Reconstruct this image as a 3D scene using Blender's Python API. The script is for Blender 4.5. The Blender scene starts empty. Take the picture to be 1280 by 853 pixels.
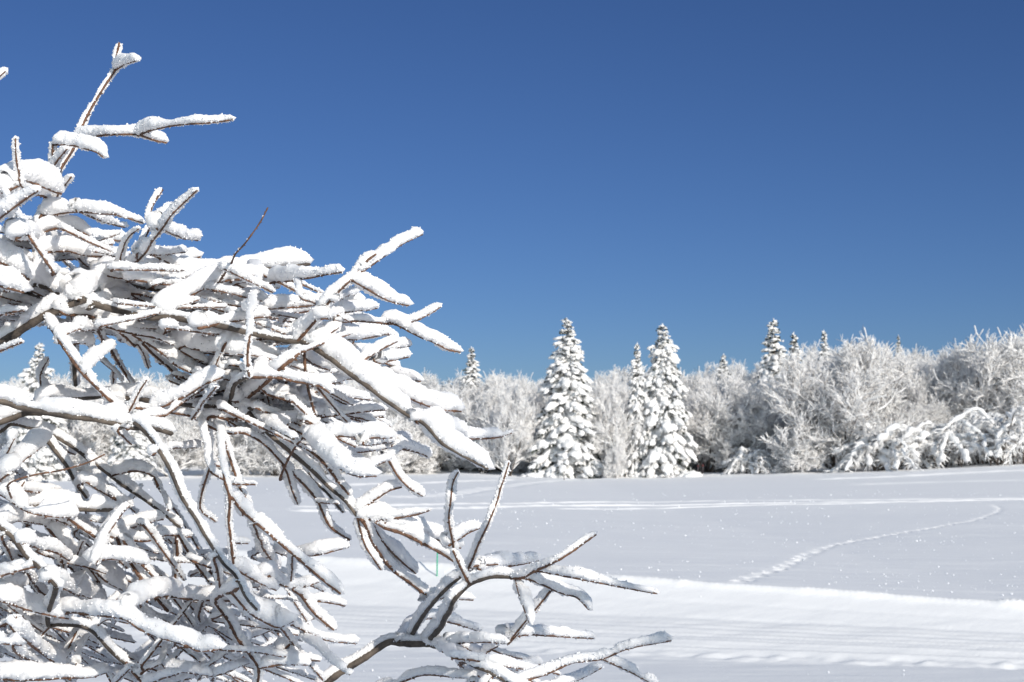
import bpy, math, random
import numpy as np
from mathutils import Vector

SC = bpy.context.scene
COL = SC.collection
R = math.radians
rng = np.random.default_rng(7)
random.seed(7)

# ------------------------------------------------------------------ camera
F, CX, CY, HOR = 1778.0, 640.0, 426.5, 545.0
EYE = 1.63
PITCH = math.atan((HOR - CY) / F)
cam_d = bpy.data.cameras.new('camera')
cam_d.sensor_width = 36.0
cam_d.lens = F / 1280.0 * 36.0
cam_d.clip_start, cam_d.clip_end = 0.05, 5000.0
cam_d.dof.use_dof = True
cam_d.dof.focus_distance = 2.1
cam_d.dof.aperture_fstop = 20.0
cam = bpy.data.objects.new('camera', cam_d)
cam.location = (0, 0, EYE)
cam.rotation_euler = (R(90) + PITCH, 0, 0)
COL.objects.link(cam)
SC.camera = cam

# ------------------------------------------------------------------ light
SUN_EL, SUN_AZ = 23.0, 33.0           # behind the camera, to its right
sd = Vector((math.sin(R(SUN_AZ)) * math.cos(R(SUN_EL)),
             -math.cos(R(SUN_AZ)) * math.cos(R(SUN_EL)), math.sin(R(SUN_EL))))
sun_d = bpy.data.lights.new('sun', 'SUN')
sun_d.energy = 3.6
sun_d.angle = R(0.53)
sun_d.color = (1.0, 0.94, 0.85)
sun = bpy.data.objects.new('sun', sun_d)
sun.rotation_euler = sd.to_track_quat('Z', 'Y').to_euler()
COL.objects.link(sun)

world = bpy.data.worlds.new('World')
SC.world = world
world.use_nodes = True
nt = world.node_tree
sky = nt.nodes.new('ShaderNodeTexSky')
sky.sky_type = 'NISHITA'
sky.sun_disc = False
sky.sun_elevation = R(SUN_EL)
sky.sun_rotation = math.atan2(sd.x, sd.y)
sky.altitude = 1500.0
sky.air_density = 1.0
sky.dust_density = 0.2
sky.ozone_density = 3.0
# deep mountain blue low down opposite the sun, paler towards the zenith and the sun's own side
def WN(kind, **kw):
    n = nt.nodes.new(kind)
    for k, v in kw.items(): setattr(n, k, v)
    return n
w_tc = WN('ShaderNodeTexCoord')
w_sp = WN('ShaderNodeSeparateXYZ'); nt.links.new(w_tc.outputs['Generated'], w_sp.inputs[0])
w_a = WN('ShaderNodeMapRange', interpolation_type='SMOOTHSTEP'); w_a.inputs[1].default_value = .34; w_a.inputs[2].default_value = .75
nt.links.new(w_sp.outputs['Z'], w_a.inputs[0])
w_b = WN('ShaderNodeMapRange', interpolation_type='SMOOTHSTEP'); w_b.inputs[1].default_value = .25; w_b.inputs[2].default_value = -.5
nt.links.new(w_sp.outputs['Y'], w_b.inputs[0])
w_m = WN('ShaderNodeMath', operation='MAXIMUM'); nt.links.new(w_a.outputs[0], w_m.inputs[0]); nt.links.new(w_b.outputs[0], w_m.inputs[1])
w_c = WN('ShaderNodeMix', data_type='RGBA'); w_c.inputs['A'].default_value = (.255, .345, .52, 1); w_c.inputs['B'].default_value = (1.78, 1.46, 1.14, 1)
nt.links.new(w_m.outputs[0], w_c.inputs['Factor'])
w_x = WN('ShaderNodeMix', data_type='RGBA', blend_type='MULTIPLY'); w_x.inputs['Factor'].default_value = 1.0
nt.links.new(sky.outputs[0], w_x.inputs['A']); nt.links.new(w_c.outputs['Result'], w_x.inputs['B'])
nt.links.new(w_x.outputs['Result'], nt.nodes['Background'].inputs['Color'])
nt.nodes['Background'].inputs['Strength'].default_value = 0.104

SC.view_settings.view_transform = 'Standard'
SC.view_settings.look = 'None'
SC.view_settings.exposure = 0.25
SC.view_settings.gamma = 1.0
SC.render.engine = 'CYCLES'
SC.cycles.max_bounces = 8
SC.cycles.diffuse_bounces = 7

# ------------------------------------------------------------------ helpers
def hash3(i, j, k):
    h = (i * 374761393 + j * 668265263 + k * 2147483647 + 974634777) & 0xffffffff
    h = ((h ^ (h >> 13)) * 1274126177) & 0xffffffff
    h = (h ^ (h >> 16)) & 0xffffffff
    return h.astype(np.float64) / 4294967295.0

def vnoise(p):                       # value noise, -1..1
    p = np.asarray(p, float)
    b = np.floor(p).astype(np.int64)
    f = p - b
    f = f * f * (3 - 2 * f)
    out = 0
    for dx in (0, 1):
        for dy in (0, 1):
            for dz in (0, 1):
                w = (f[:, 0] if dx else 1 - f[:, 0]) * (f[:, 1] if dy else 1 - f[:, 1]) * (f[:, 2] if dz else 1 - f[:, 2])
                out = out + w * hash3(b[:, 0] + dx, b[:, 1] + dy, b[:, 2] + dz)
    return out * 2 - 1

def fbm(p, octs=3):
    s, a, t = 0, 1.0, 0
    for o in range(octs):
        s = s + a * vnoise(p * (2.03 ** o) + 17.3 * o)
        t += a
        a *= 0.55
    return s / t

class MB:
    """collects vertices and faces (quads or tris) with material slots, builds one mesh"""
    def __init__(self):
        self.v, self.q, self.t, self.qm, self.tm, self.n = [], [], [], [], [], 0
    def add(self, v, q=None, t=None, m=0):
        v = np.asarray(v, float)
        self.v.append(v)
        if q is not None and len(q):
            q = np.asarray(q, np.int64); self.q.append(q + self.n); self.qm.append(np.full(len(q), m))
        if t is not None and len(t):
            t = np.asarray(t, np.int64); self.t.append(t + self.n); self.tm.append(np.full(len(t), m))
        self.n += len(v)
    def mesh(self, name, mats, smooth=True):
        me = bpy.data.meshes.new(name)
        V = np.concatenate(self.v) if self.v else np.zeros((0, 3))
        Q = np.concatenate(self.q) if self.q else np.zeros((0, 4), np.int64)
        T = np.concatenate(self.t) if self.t else np.zeros((0, 3), np.int64)
        me.vertices.add(len(V)); me.vertices.foreach_set('co', V.ravel())
        me.loops.add(Q.size + T.size)
        me.loops.foreach_set('vertex_index', np.concatenate([Q.ravel(), T.ravel()]).astype(np.int32))
        me.polygons.add(len(Q) + len(T))
        st = np.concatenate([np.arange(len(Q)) * 4, Q.size + np.arange(len(T)) * 3]).astype(np.int32)
        me.polygons.foreach_set('loop_start', st)
        mi = np.concatenate(([np.concatenate(self.qm)] if self.qm else []) + ([np.concatenate(self.tm)] if self.tm else [])) if (self.qm or self.tm) else np.zeros(0)
        me.polygons.foreach_set('material_index', mi.astype(np.int32))
        me.polygons.foreach_set('use_smooth', np.full(len(Q) + len(T), smooth))
        for m in (mats if isinstance(mats, (list, tuple)) else [mats]):
            me.materials.append(m)
        me.update(calc_edges=True)
        return me
    def build(self, name, mats, parent=None, smooth=True):
        o = bpy.data.objects.new(name, self.mesh(name, mats, smooth))
        COL.objects.link(o)
        if parent is not None: o.parent = parent
        return o

def tag(o, label=None, cat=None, group=None, kind=None):
    if label: o['label'] = label
    if cat: o['category'] = cat
    if group: o['group'] = group
    if kind: o['kind'] = kind
    return o

def thing(name, label, cat, loc, group=None, rz=0.0):
    o = bpy.data.objects.new(name, None)
    o.empty_display_size = 0.3
    o.location = loc; o.rotation_euler = (0, 0, rz)
    COL.objects.link(o)
    return tag(o, label, cat, group)

def frames(P, ref):
    """per point: tangent, u (ref made perpendicular), v"""
    T = np.gradient(P, axis=0)
    T /= np.linalg.norm(T, axis=1, keepdims=True) + 1e-12
    U = ref - (T @ ref)[:, None] * T
    n = np.linalg.norm(U, axis=1, keepdims=True)
    U = U / np.maximum(n, 1e-6)
    return T, U, np.cross(T, U), n[:, 0]

def ring_faces(n, k, cap=True):
    a = np.arange(n - 1)[:, None] * k + np.arange(k)[None, :]
    b = np.arange(n - 1)[:, None] * k + (np.arange(k)[None, :] + 1) % k
    q = np.stack([a, b, b + k, a + k], -1).reshape(-1, 4)
    return q

def tube(mb, P, r, k=6, ref=np.array((0.31, 0.2, 0.93)), m=0):
    P = np.asarray(P, float); n = len(P)
    r = np.broadcast_to(np.asarray(r, float), (n,))
    T, U, V, _ = frames(P, ref)
    a = np.arange(k) / k * 2 * np.pi
    v = P[:, None] + r[:, None, None] * (np.cos(a)[None, :, None] * V[:, None] + np.sin(a)[None, :, None] * U[:, None])
    v = np.concatenate([v.reshape(-1, 3), P[:1] - T[:1] * r[0] * .4, P[-1:] + T[-1:] * r[-1] * .8])
    i = np.arange(k); j = (i + 1) % k
    t = np.concatenate([np.stack([j, i, np.full(k, n * k)], -1),
                        np.stack([(n - 1) * k + i, (n - 1) * k + j, np.full(k, n * k + 1)], -1)])
    mb.add(v, ring_faces(n, k), t, m)

def catmull(pts, step):
    pts = np.asarray(pts, float)
    if len(pts) == 2:
        pts = np.array([pts[0], pts.mean(0), pts[1]])
    ext = np.vstack([2 * pts[0] - pts[1], pts, 2 * pts[-1] - pts[-2]])
    out = []
    for i in range(1, len(ext) - 2):
        p0, p1, p2, p3 = ext[i - 1:i + 3]
        n = max(2, int(np.linalg.norm((p2 - p1)[:2]) / step))
        t = np.linspace(0, 1, n, endpoint=False)[:, None]
        out.append(0.5 * (2 * p1 + (p2 - p0) * t + (2 * p0 - 5 * p1 + 4 * p2 - p3) * t ** 2 + (3 * p1 - p0 - 3 * p2 + p3) * t ** 3))
    out.append(pts[-1:])
    return np.vstack(out)

def icosphere(sub):
    import bmesh
    bm = bmesh.new(); bmesh.ops.create_icosphere(bm, subdivisions=sub, radius=1.0)
    bm.verts.ensure_lookup_table()
    v = np.array([x.co[:] for x in bm.verts]); f = np.array([[y.index for y in x.verts] for x in bm.faces])
    bm.free(); return v, f
ICO0, ICO1, ICO2, ICO3 = icosphere(1), icosphere(2), icosphere(3), icosphere(4)

# ------------------------------------------------------------------ materials
def new_mat(name):
    m = bpy.data.materials.new(name); m.use_nodes = True
    return m, m.node_tree, m.node_tree.nodes['Principled BSDF']

def N(t, kind, **kw):
    n = t.nodes.new(kind)
    for k, v in kw.items():
        if hasattr(n, k): setattr(n, k, v)
        else: n.inputs[k].default_value = v
    return n

def snow_mat(name, col, bump, scale, sss=0.0):
    m, t, b = new_mat(name)
    b.inputs['Base Color'].default_value = (*col, 1)
    b.inputs['Roughness'].default_value = 0.75
    b.inputs['Specular IOR Level'].default_value = 0.25
    if sss:
        b.inputs['Subsurface Weight'].default_value = sss
        b.inputs['Subsurface Radius'].default_value = (1.0, 1.0, 1.0)
        b.inputs['Subsurface Scale'].default_value = 0.008
    tc = N(t, 'ShaderNodeTexCoord')
    nz = N(t, 'ShaderNodeTexNoise', Scale=scale, Detail=4.0, Roughness=0.65)
    bp = N(t, 'ShaderNodeBump', Strength=bump[0], Distance=bump[1])
    t.links.new(tc.outputs['Object'], nz.inputs['Vector'])
    t.links.new(nz.outputs['Fac'], bp.inputs['Height'])
    t.links.new(bp.outputs['Normal'], b.inputs['Normal'])
    return m

def bark_mat(name, c1, c2, scale, lichen=None):
    m, t, b = new_mat(name)
    b.inputs['Roughness'].default_value = 0.7
    tc = N(t, 'ShaderNodeTexCoord')
    nz = N(t, 'ShaderNodeTexNoise', Scale=scale, Detail=5.0, Roughness=0.7)
    cr = N(t, 'ShaderNodeValToRGB')
    cr.color_ramp.elements[0].position = 0.35; cr.color_ramp.elements[0].color = (*c1, 1)
    cr.color_ramp.elements[1].position = 0.68; cr.color_ramp.elements[1].color = (*c2, 1)
    if lichen:
        e = cr.color_ramp.elements.new(0.78); e.color = (*lichen, 1)
    bp = N(t, 'ShaderNodeBump', Strength=0.5, Distance=0.002)
    t.links.new(tc.outputs['Object'], nz.inputs['Vector'])
    t.links.new(nz.outputs['Fac'], cr.inputs['Fac'])
    t.links.new(cr.outputs['Color'], b.inputs['Base Color'])
    t.links.new(nz.outputs['Fac'], bp.inputs['Height'])
    t.links.new(bp.outputs['Normal'], b.inputs['Normal'])
    return m

M_SNOW = snow_mat('branch_snow', (0.88, 0.875, 0.88), (0.5, 0.004), 170.0, 0.6)
M_RIME = snow_mat('rime_crystals', (0.90, 0.905, 0.92), (0.0, 0.001), 50.0)
M_BARK = bark_mat('limb_bark', (0.030, 0.023, 0.019), (0.15, 0.118, 0.092), 38.0, (0.26, 0.25, 0.21))
M_TWIG = bark_mat('twig_bark', (0.040, 0.022, 0.015), (0.23, 0.112, 0.060), 130.0)
M_TSNOW = snow_mat('tree_snow', (0.88, 0.877, 0.878), (0.8, 0.10), 9.0)
M_FROST = snow_mat('frosted_twigs', (0.92, 0.91, 0.905), (0.3, 0.03), 14.0)
M_TBARK = bark_mat('tree_bark', (0.06, 0.048, 0.04), (0.17, 0.14, 0.12), 5.0)
M_DTWIG = bark_mat('bare_twigs', (0.10, 0.08, 0.07), (0.23, 0.19, 0.165), 3.0)
M_NEEDLE = bark_mat('needles', (0.022, 0.034, 0.024), (0.07, 0.085, 0.065), 6.0)

def ground_mat():
    m, t, b = new_mat('field_snow')
    b.inputs['Base Color'].default_value = (0.92, 0.915, 0.915, 1)
    b.inputs['Roughness'].default_value = 0.7
    b.inputs['Specular IOR Level'].default_value = 0.2
    tc = N(t, 'ShaderNodeTexCoord')
    n1 = N(t, 'ShaderNodeTexNoise', Scale=14.0, Detail=6.0, Roughness=0.7)
    bp = N(t, 'ShaderNodeBump', Strength=0.25, Distance=0.02)
    t.links.new(tc.outputs['Object'], n1.inputs['Vector'])
    t.links.new(n1.outputs['Fac'], bp.inputs['Height'])
    t.links.new(bp.outputs['Normal'], b.inputs['Normal'])
    return m
M_FIELD = ground_mat()

# ------------------------------------------------------------------ ground
def sst(a, b, x):
    t = np.clip((x - a) / (b - a), 0, 1); return t * t * (3 - 2 * t)

def piste(x, y):
    lo = 11.9 - 0.28 * x
    up = 14.35 - 0.51 * x
    lo = np.where(x < -8, 14.14, lo); up = np.where(x < -8, 18.43, up)
    lo = np.where(x > 8, 9.66, lo); up = np.where(x > 8, 10.27, up)
    return lo, np.maximum(up, lo + 1.4)

def base_z(x, y):
    """height of the snow above the camera's foot, before tracks"""
    x = np.asarray(x, float); y = np.asarray(y, float)
    lo, up = piste(x, y)
    w = up - lo
    z0 = -1.665 - 0.034 * (lo - 8.0)
    near = -1.665 - 0.034 * (y - 8.0)
    s = np.clip((y - lo) / w, 0, 1)
    prof = 0.040 * sst(-0.02, 0.24, s) + 0.12 * np.clip((s - .12) / .46, 0, 1)
    rise = np.clip((s - 0.58) / 0.42, 0, 1)
    bank = 0.42 * w * 0.295 * (rise ** 1.25)
    zp = z0 + prof + bank
    zup = z0 + 0.160 + 0.42 * w * 0.295
    d = np.maximum(y - up, 0)
    far = zup - 0.0255 * np.minimum(d, 28) - 0.0105 * np.clip(d - 28, 0, 50)
    z = np.where(y < lo, near, np.where(y < up, zp, far))
    z = z + 0.95 * np.clip((x - 8) / 23, 0, 1.6) ** 1.25 * sst(40, 86, y) - 0.42 * np.clip((-x - 3) / 27, 0, 2) * sst(35, 90, y)
    z = z + .22 * np.maximum(fbm(np.stack([x * .30, y * .45, x * 0], -1).reshape(-1, 3), 3).reshape(z.shape), -.1) * np.exp(-((y - 90) / 6.0) ** 2)
    z = z + 0.055 * np.clip(y - 94, 0, 60) 
    z = z + 0.05 * np.clip(x, 0, 45) * sst(98, 135, y)
    return z + EYE

def hit(px, py):
    """where the ray through a pixel of the photograph meets the snow"""
    d = np.linspace(6, 130, 12000)
    yc = -(py - CY) / F * d
    X = (px - CX) / F * d
    Y = d * math.cos(PITCH) - yc * math.sin(PITCH)
    Z = EYE + yc * math.cos(PITCH) + d * math.sin(PITCH)
    below = np.where(Z < base_z(X, Y))[0]
    i = below[0] if len(below) else len(d) - 1
    return X[i], Y[i]

TRACKS = [  # pixel polyline, width m, depth m, footprints?
    ([(380, 640), (520, 637), (700, 634), (880, 632), (1060, 629), (1330, 624)], .16, .055, 0),
    ([(380, 635), (520, 632), (700, 629), (880, 627), (1060, 625), (1330, 622)], .15, .045, 0),
    ([(700, 637), (880, 634.5), (1060, 631), (1200, 627)], .10, .030, 0),
    ([(380, 609), (470, 606), (560, 603), (640, 600)], .28, .07, 0),
    ([(500, 622), (580, 617), (640, 608), (690, 602), (720, 599)], .35, .07, .6),
    ([(918, 729), (945, 719), (970, 711), (1000, 698), (1040, 684), (1100, 672), (1150, 662), (1200, 655), (1228, 648), (1246, 640), (1250, 636), (1238, 631), (1222, 629)], .06, .04, 1),
    ([(1040, 600), (1120, 597), (1200, 592), (1330, 586)], .5, .10, 0),
    ([(1080, 606), (1180, 603), (1330, 600)], .4, .04, 0),
]

def build_ground():
    ys = np.concatenate([np.linspace(-60, 2, 32), np.linspace(2, 8.8, 80)[1:], np.arange(8.83, 18.5, .026), np.arange(18.5, 46, .045),
                         np.arange(46, 60, .09), np.arange(60, 100, .22), np.linspace(100, 200, 60), np.geomspace(205, 2500, 30)])
    xs = np.concatenate([-np.geomspace(2500, 50, 30), np.arange(-49, -8, .5), np.arange(-8, 1.5, .075), np.arange(1.5, 14.5, .045), np.arange(14.5, 18, .075), np.arange(18, 50, .35), np.geomspace(50.5, 2500, 30)])
    X, Y = np.meshgrid(xs, ys)
    x, y = X.ravel(), Y.ravel()
    z = base_z(x, y)
    lo, up = piste(x, y)
    s = (y - lo) / (up - lo)
    on = (s > 0) & (s < 1)
    P2 = np.stack([x, y, np.zeros_like(x)], 1)
    # soft wind-shaped undulation of the open snow
    und = fbm(P2 * np.array([.10, .22, 1]), 3) * 0.05 + fbm(P2 * np.array([.5, 1.1, 1]) + 9, 2) * 0.010
    z += np.where(on, und * .3, und) * sst(5, 8, y)
    z += fbm(P2 * np.array([2.2, 5.0, 1]) + 3, 2) * .006 * (y < 50)
    z += vnoise(P2 * np.array([1.3, 11.0, 1]) + 7 + .8 * vnoise(P2 * .7)[:, None]) * .0022 * (y < 40)
    # groomed trail: grooves running along it, a churned lower edge
    t = s * 4.0
    groove = np.zeros_like(z)
    for c, w, a in ((.20, .016, .020), (.235, .014, .016), (.30, .012, .012), (.345, .014, .018), (.40, .012, .012), (.47, .014, .016), (.53, .012, .010), (.62, .02, .012), (.80, .02, .008)):
        wob = c + .006 * vnoise(np.stack([x * .35 + c * 91, x * 0, x * 0], 1))
        groove -= .6 * a * np.exp(-((s - wob) / w) ** 2)
    z += np.where(on, groove + .0035 * np.sin(t * 2 * np.pi * 7.5) * sst(.12, .2, s) * (1 - sst(.5, .7, s)), 0)
    lump = np.maximum(fbm(np.stack([x * 8.5, y * 10.0, x * 0], 1) + 50, 3), -.15) + .35 * vnoise(np.stack([x * 13, y * 15, x * 0], 1) + 5)
    z += .019 * lump * np.exp(-((s - .07) / .06) ** 2)
    z += .030 * np.exp(-((s - .985) / .022) ** 2) * (1 + .3 * vnoise(np.stack([x * 2.5, y * 0, y * 0], 1)))
    z += .012 * vnoise(np.stack([x * 9, y * 9, x * 0], 1)) * np.exp(-((s - .06) / .07) ** 2)
    z += .03 * np.maximum(fbm(np.stack([x * 5, y * 6, x * 0], 1) + 80, 2) - .2, 0) * np.exp(-((s - .97) / .03) ** 2) * 1.2
    for pl, w, a, foot in TRACKS:
        pts = np.array([hit(*p) for p in pl])
        pts = catmull(pts, .5)
        lo_, hi_ = pts.min(0) - 2, pts.max(0) + 2
        sel = np.where((x > lo_[0]) & (x < hi_[0]) & (y > lo_[1]) & (y < hi_[1]))[0]
        if not len(sel): continue
        qx, qy = x[sel], y[sel]
        best = np.full(len(sel), 1e9); arc = np.zeros(len(sel)); sgn = np.zeros(len(sel)); acc = 0
        for (a0, b0), (a1, b1) in zip(pts[:-1], pts[1:]):
            dx, dy = a1 - a0, b1 - b0; L = math.hypot(dx, dy) + 1e-9
            u = np.clip(((qx - a0) * dx + (qy - b0) * dy) / L ** 2, 0, 1)
            ex, ey = qx - a0 - u * dx, qy - b0 - u * dy
            d2 = np.hypot(ex, ey)
            m = d2 < best
            best[m] = d2[m]; arc[m] = (acc + u * L)[m]; sgn[m] = np.sign(ey)[m]
            acc += L
        mod = 1.0 + .35 * vnoise(np.stack([arc * 2.2, arc * 0, arc * 0], 1))
        if foot == 1:                                   # single boot prints with a little thrown-out snow
            L_ = np.concatenate([[0], np.cumsum(np.hypot(*np.diff(pts, axis=0).T))])
            z[sel] -= .012 * np.exp(-(best / .09) ** 2)
            q, side = .40, 1
            while q < L_[-1]:
                cx_ = np.interp(q, L_, pts[:, 0]); cy_ = np.interp(q, L_, pts[:, 1])
                q2 = min(q + .1, L_[-1]); hx = np.interp(q2, L_, pts[:, 0]) - cx_; hy = np.interp(q2, L_, pts[:, 1]) - cy_
                hl = math.hypot(hx, hy) + 1e-9; hx, hy = hx / hl, hy / hl
                cx_ += -hy * side * .035 + rng.normal(0, .015); cy_ += hx * side * .035 + rng.normal(0, .02)
                al = (qx - cx_) * hx + (qy - cy_) * hy; ac = -(qx - cx_) * hy + (qy - cy_) * hx
                rr = np.sqrt((al / .095) ** 2 + (ac / .045) ** 2)
                nr = np.where(rr < 3)[0]
                dzz = -.036 * np.exp(-rr[nr] ** 2.5) + .014 * np.exp(-((rr[nr] - 1.5) / .4) ** 2) * (1 + .9 * vnoise(np.stack([qx[nr] * 14, qy[nr] * 14, qx[nr] * 0], 1)))
                z[sel[nr]] += dzz * rng.uniform(.6, 1.15)
                q += rng.uniform(.26, .38); side = -side
            continue
        if foot:
            k = np.abs(np.sin(arc * np.pi / .42 + .6 * np.sign(sgn)))
            mod = mod * (1 - .75 * foot + .75 * foot * k ** 1.5) * (1 + .4 * vnoise(np.stack([qx * 6, qy * 6, qx * 0], 1)))
        tt = best / w
        dz = -a * np.exp(-tt ** 2) + .55 * a * np.exp(-((tt - 1.75) / .75) ** 2) * np.where(sgn > 0, 1.3, .5) * (1 - .5 * foot)
        z[sel] += dz * mod
    ny, nx = X.shape
    idx = np.arange(ny * nx).reshape(ny, nx)
    q = np.stack([idx[:-1, :-1], idx[:-1, 1:], idx[1:, 1:], idx[1:, :-1]], -1).reshape(-1, 4)
    mb = MB(); mb.add(np.stack([x, y, z], 1), q)
    g = mb.build('snow_field', M_FIELD)
    global GX, GY, GZ
    GX, GY, GZ = xs, ys, z.reshape(ny, nx)
    tag(g, kind='structure')
build_ground()

def gz(x, y):
    return float(base_z(np.array([x]), np.array([y]))[0])

def surf(x, y):
    i = np.clip(np.searchsorted(GX, x) - 1, 0, len(GX) - 2); j = np.clip(np.searchsorted(GY, y) - 1, 0, len(GY) - 2)
    u = (x - GX[i]) / (GX[i + 1] - GX[i]); v = (y - GY[j]) / (GY[j + 1] - GY[j])
    return GZ[j, i] * (1 - u) * (1 - v) + GZ[j, i + 1] * u * (1 - v) + GZ[j + 1, i] * (1 - u) * v + GZ[j + 1, i + 1] * u * v

def hoar():
    '''upright crystals of surface hoar that catch the sun here and there on the untouched snow'''
    n = 8000
    y = 8.9 + 50 * rng.random(n) ** 1.6; x = (rng.random(n) - .5) * (y * .80 + 2)
    lo, up = piste(x, y)
    k = ~((y > lo - .3) & (y < up + .2)) | (rng.random(n) < .12)
    k &= rng.random(n) < .45 + .9 * vnoise(np.stack([x * .8, y * .35, x * 0], 1))
    x, y = x[k], y[k]; n = len(x)
    sz = (.0022 + .0085 * rng.random(n) ** 5) * (.55 + y / 26)
    z = surf(x, y) + sz * .5
    o = np.array([(1, 0, 0), (-1, 0, 0), (0, 1, 0), (0, -1, 0), (0, 0, 1), (0, 0, -1)], float)
    v = np.stack([x, y, z], 1)[:, None] + o[None] * (1 + .5 * (rng.random((n, 6, 1)) - .5)) * sz[:, None, None]
    f = np.array([(0, 2, 4), (2, 1, 4), (1, 3, 4), (3, 0, 4), (2, 0, 5), (1, 2, 5), (3, 1, 5), (0, 3, 5)])
    mb = MB(); mb.add(v.reshape(-1, 3), t=(f[None] + (np.arange(n) * 6)[:, None, None]).reshape(-1, 3))
    m, t, b = new_mat('ice_crystal'); b.inputs['Base Color'].default_value = (.95, .96, .97, 1)
    b.inputs['Roughness'].default_value = .35; b.inputs['Specular IOR Level'].default_value = 1.0
    h = mb.build('surface_hoar', m, smooth=False)
    tag(h, 'glittering hoar crystals scattered over the open snow', 'frost crystals', kind='stuff')
hoar()

# ------------------------------------------------------------------ broadleaf trees, frosted
def rot_about(v, axis, a):
    axis = axis / np.linalg.norm(axis)
    return v * math.cos(a) + np.cross(axis, v) * math.sin(a) + axis * np.dot(axis, v) * (1 - math.cos(a))

def unit(v): return v / (np.linalg.norm(v) + 1e-12)

def make_broadleaf(seed, H, W, stems, bare=.25, spread=.5, snow=1.0, up=.35, fine=1.0):
    """meshes (trunk, limb_snow, crown) of a bare tree loaded with rime"""
    g = random.Random(seed); ng = np.random.default_rng(seed)
    wood, snw, crown = MB(), MB(), MB()
    def path(p, d, L, n, upb, wig):
        pts = [np.array(p)]; d = unit(d)
        for i in range(n):
            d = unit(d + np.array([g.gauss(0, wig), g.gauss(0, wig), g.gauss(0, wig * .6) + upb / n]))
            pts.append(pts[-1] + d * L / n)
        return np.array(pts), d
    def on(P, u):
        i = min(int(u * (len(P) - 1)), len(P) - 2); f = u * (len(P) - 1) - i
        return P[i] * (1 - f) + P[i + 1] * f, unit(P[i + 1] - P[i])
    def snowcap(P, r, k=5):
        n = len(P)
        off = np.zeros((n, 3)); off[:, 2] = r * .7
        tube(snw, P + off, r * (.8 + .35 * ng.random(n)), k)
    def child(d, lo, hi):
        ax = np.cross(d, np.array([g.gauss(0, 1), g.gauss(0, 1), g.gauss(0, 1)]))
        return rot_about(d, ax, R(g.uniform(lo, hi)))
    def fits(p):
        e = (p[0] / (W * .5)) ** 2 + (p[1] / (W * .5)) ** 2 + (max(p[2] - H * .36, 0) / (H * .62)) ** 2
        return e < 1.0 and p[2] > .15
    for s in range(stems):
        a = 2 * math.pi * (s + g.random() * .7) / stems
        lean = g.uniform(.15, 1.0) * spread
        d0 = unit(np.array([math.cos(a) * lean, math.sin(a) * lean, 1.0]))
        P0, _ = path((math.cos(a) * .15, math.sin(a) * .15, -.2), d0, H * g.uniform(.55, .80), 9, .25, .09)
        r0 = H * .014 * g.uniform(.8, 1.2)
        tube(wood, P0, np.linspace(r0, r0 * .3, len(P0)), 6)
        snowcap(P0[1:], np.linspace(r0 * .75, r0 * .35, len(P0) - 1) * snow)
        for i in range(8):
            u = .05 + .95 * (i + g.random()) / 8
            p, d = on(P0, u)
            d1 = child(d, 35, 75); d1 = unit(d1 + np.array([p[0] / W * .5, p[1] / W * .5, .05]))
            P1, _ = path(p, d1, H * .36 * (1.15 - .45 * u), 6, up, .14)
            r1 = r0 * .42
            tube(wood, P1, np.linspace(r1, r1 * .35, len(P1)), 4, m=1 if g.random() < .8 else 0)
            snowcap(P1, np.linspace(r1 * 1.25, r1 * .8, len(P1)) * snow)
            for j in range(6):
                u1 = .2 + .8 * (j + g.random()) / 6
                p2, d2 = on(P1, u1)
                if not fits(p2): continue
                P2, _ = path(p2, child(d2, 25, 65), H * .19 * g.uniform(.7, 1.2), 4, up, .18)
                tube(wood, P2, np.linspace(r1 * .4, r1 * .2, len(P2)), 3, m=1 if g.random() < .85 - bare else 0)
                snowcap(P2, np.full(len(P2), max(r1 * .8, .035) * snow), 4)
                for k in range(int(6 * fine)):
                    u2 = .15 + .85 * (k + g.random()) / (6 * fine)
                    p3, d3 = on(P2, u2)
                    if not fits(p3): continue
                    d3c = unit(child(d3, 20, 60) + np.array([0, 0, .12]))
                    L3 = H * .085 * g.uniform(.6, 1.3)
                    P3, _ = path(p3, d3c, L3, 3, .25, .2)
                    fr = g.random() > bare
                    rr = g.uniform(.016, .032) if fr else .012
                    tube(crown, P3, np.linspace(rr * 1.2, rr * .7, 4), 3, m=0 if fr else 1)
                    for l in range(4):
                        p4, d4 = on(P3, g.uniform(.2, 1.0))
                        P4, _ = path(p4, child(d4, 20, 55), L3 * g.uniform(.4, .75), 2, .15, .2)
                        fr2 = g.random() > bare
                        r4 = g.uniform(.013, .025) if fr2 else .010
                        tube(crown, P4, np.array([r4, r4, r4 * .6]), 3, m=0 if fr2 else 1)
    # lumps of snow caught in the twigs
    return (wood.mesh('trunk', [M_TBARK, M_FROST]), snw.mesh('limb_snow', M_TSNOW), crown.mesh('crown', [M_FROST, M_DTWIG]), float(np.percentile(np.concatenate(crown.v)[:, 2], 99.93)))

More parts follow.
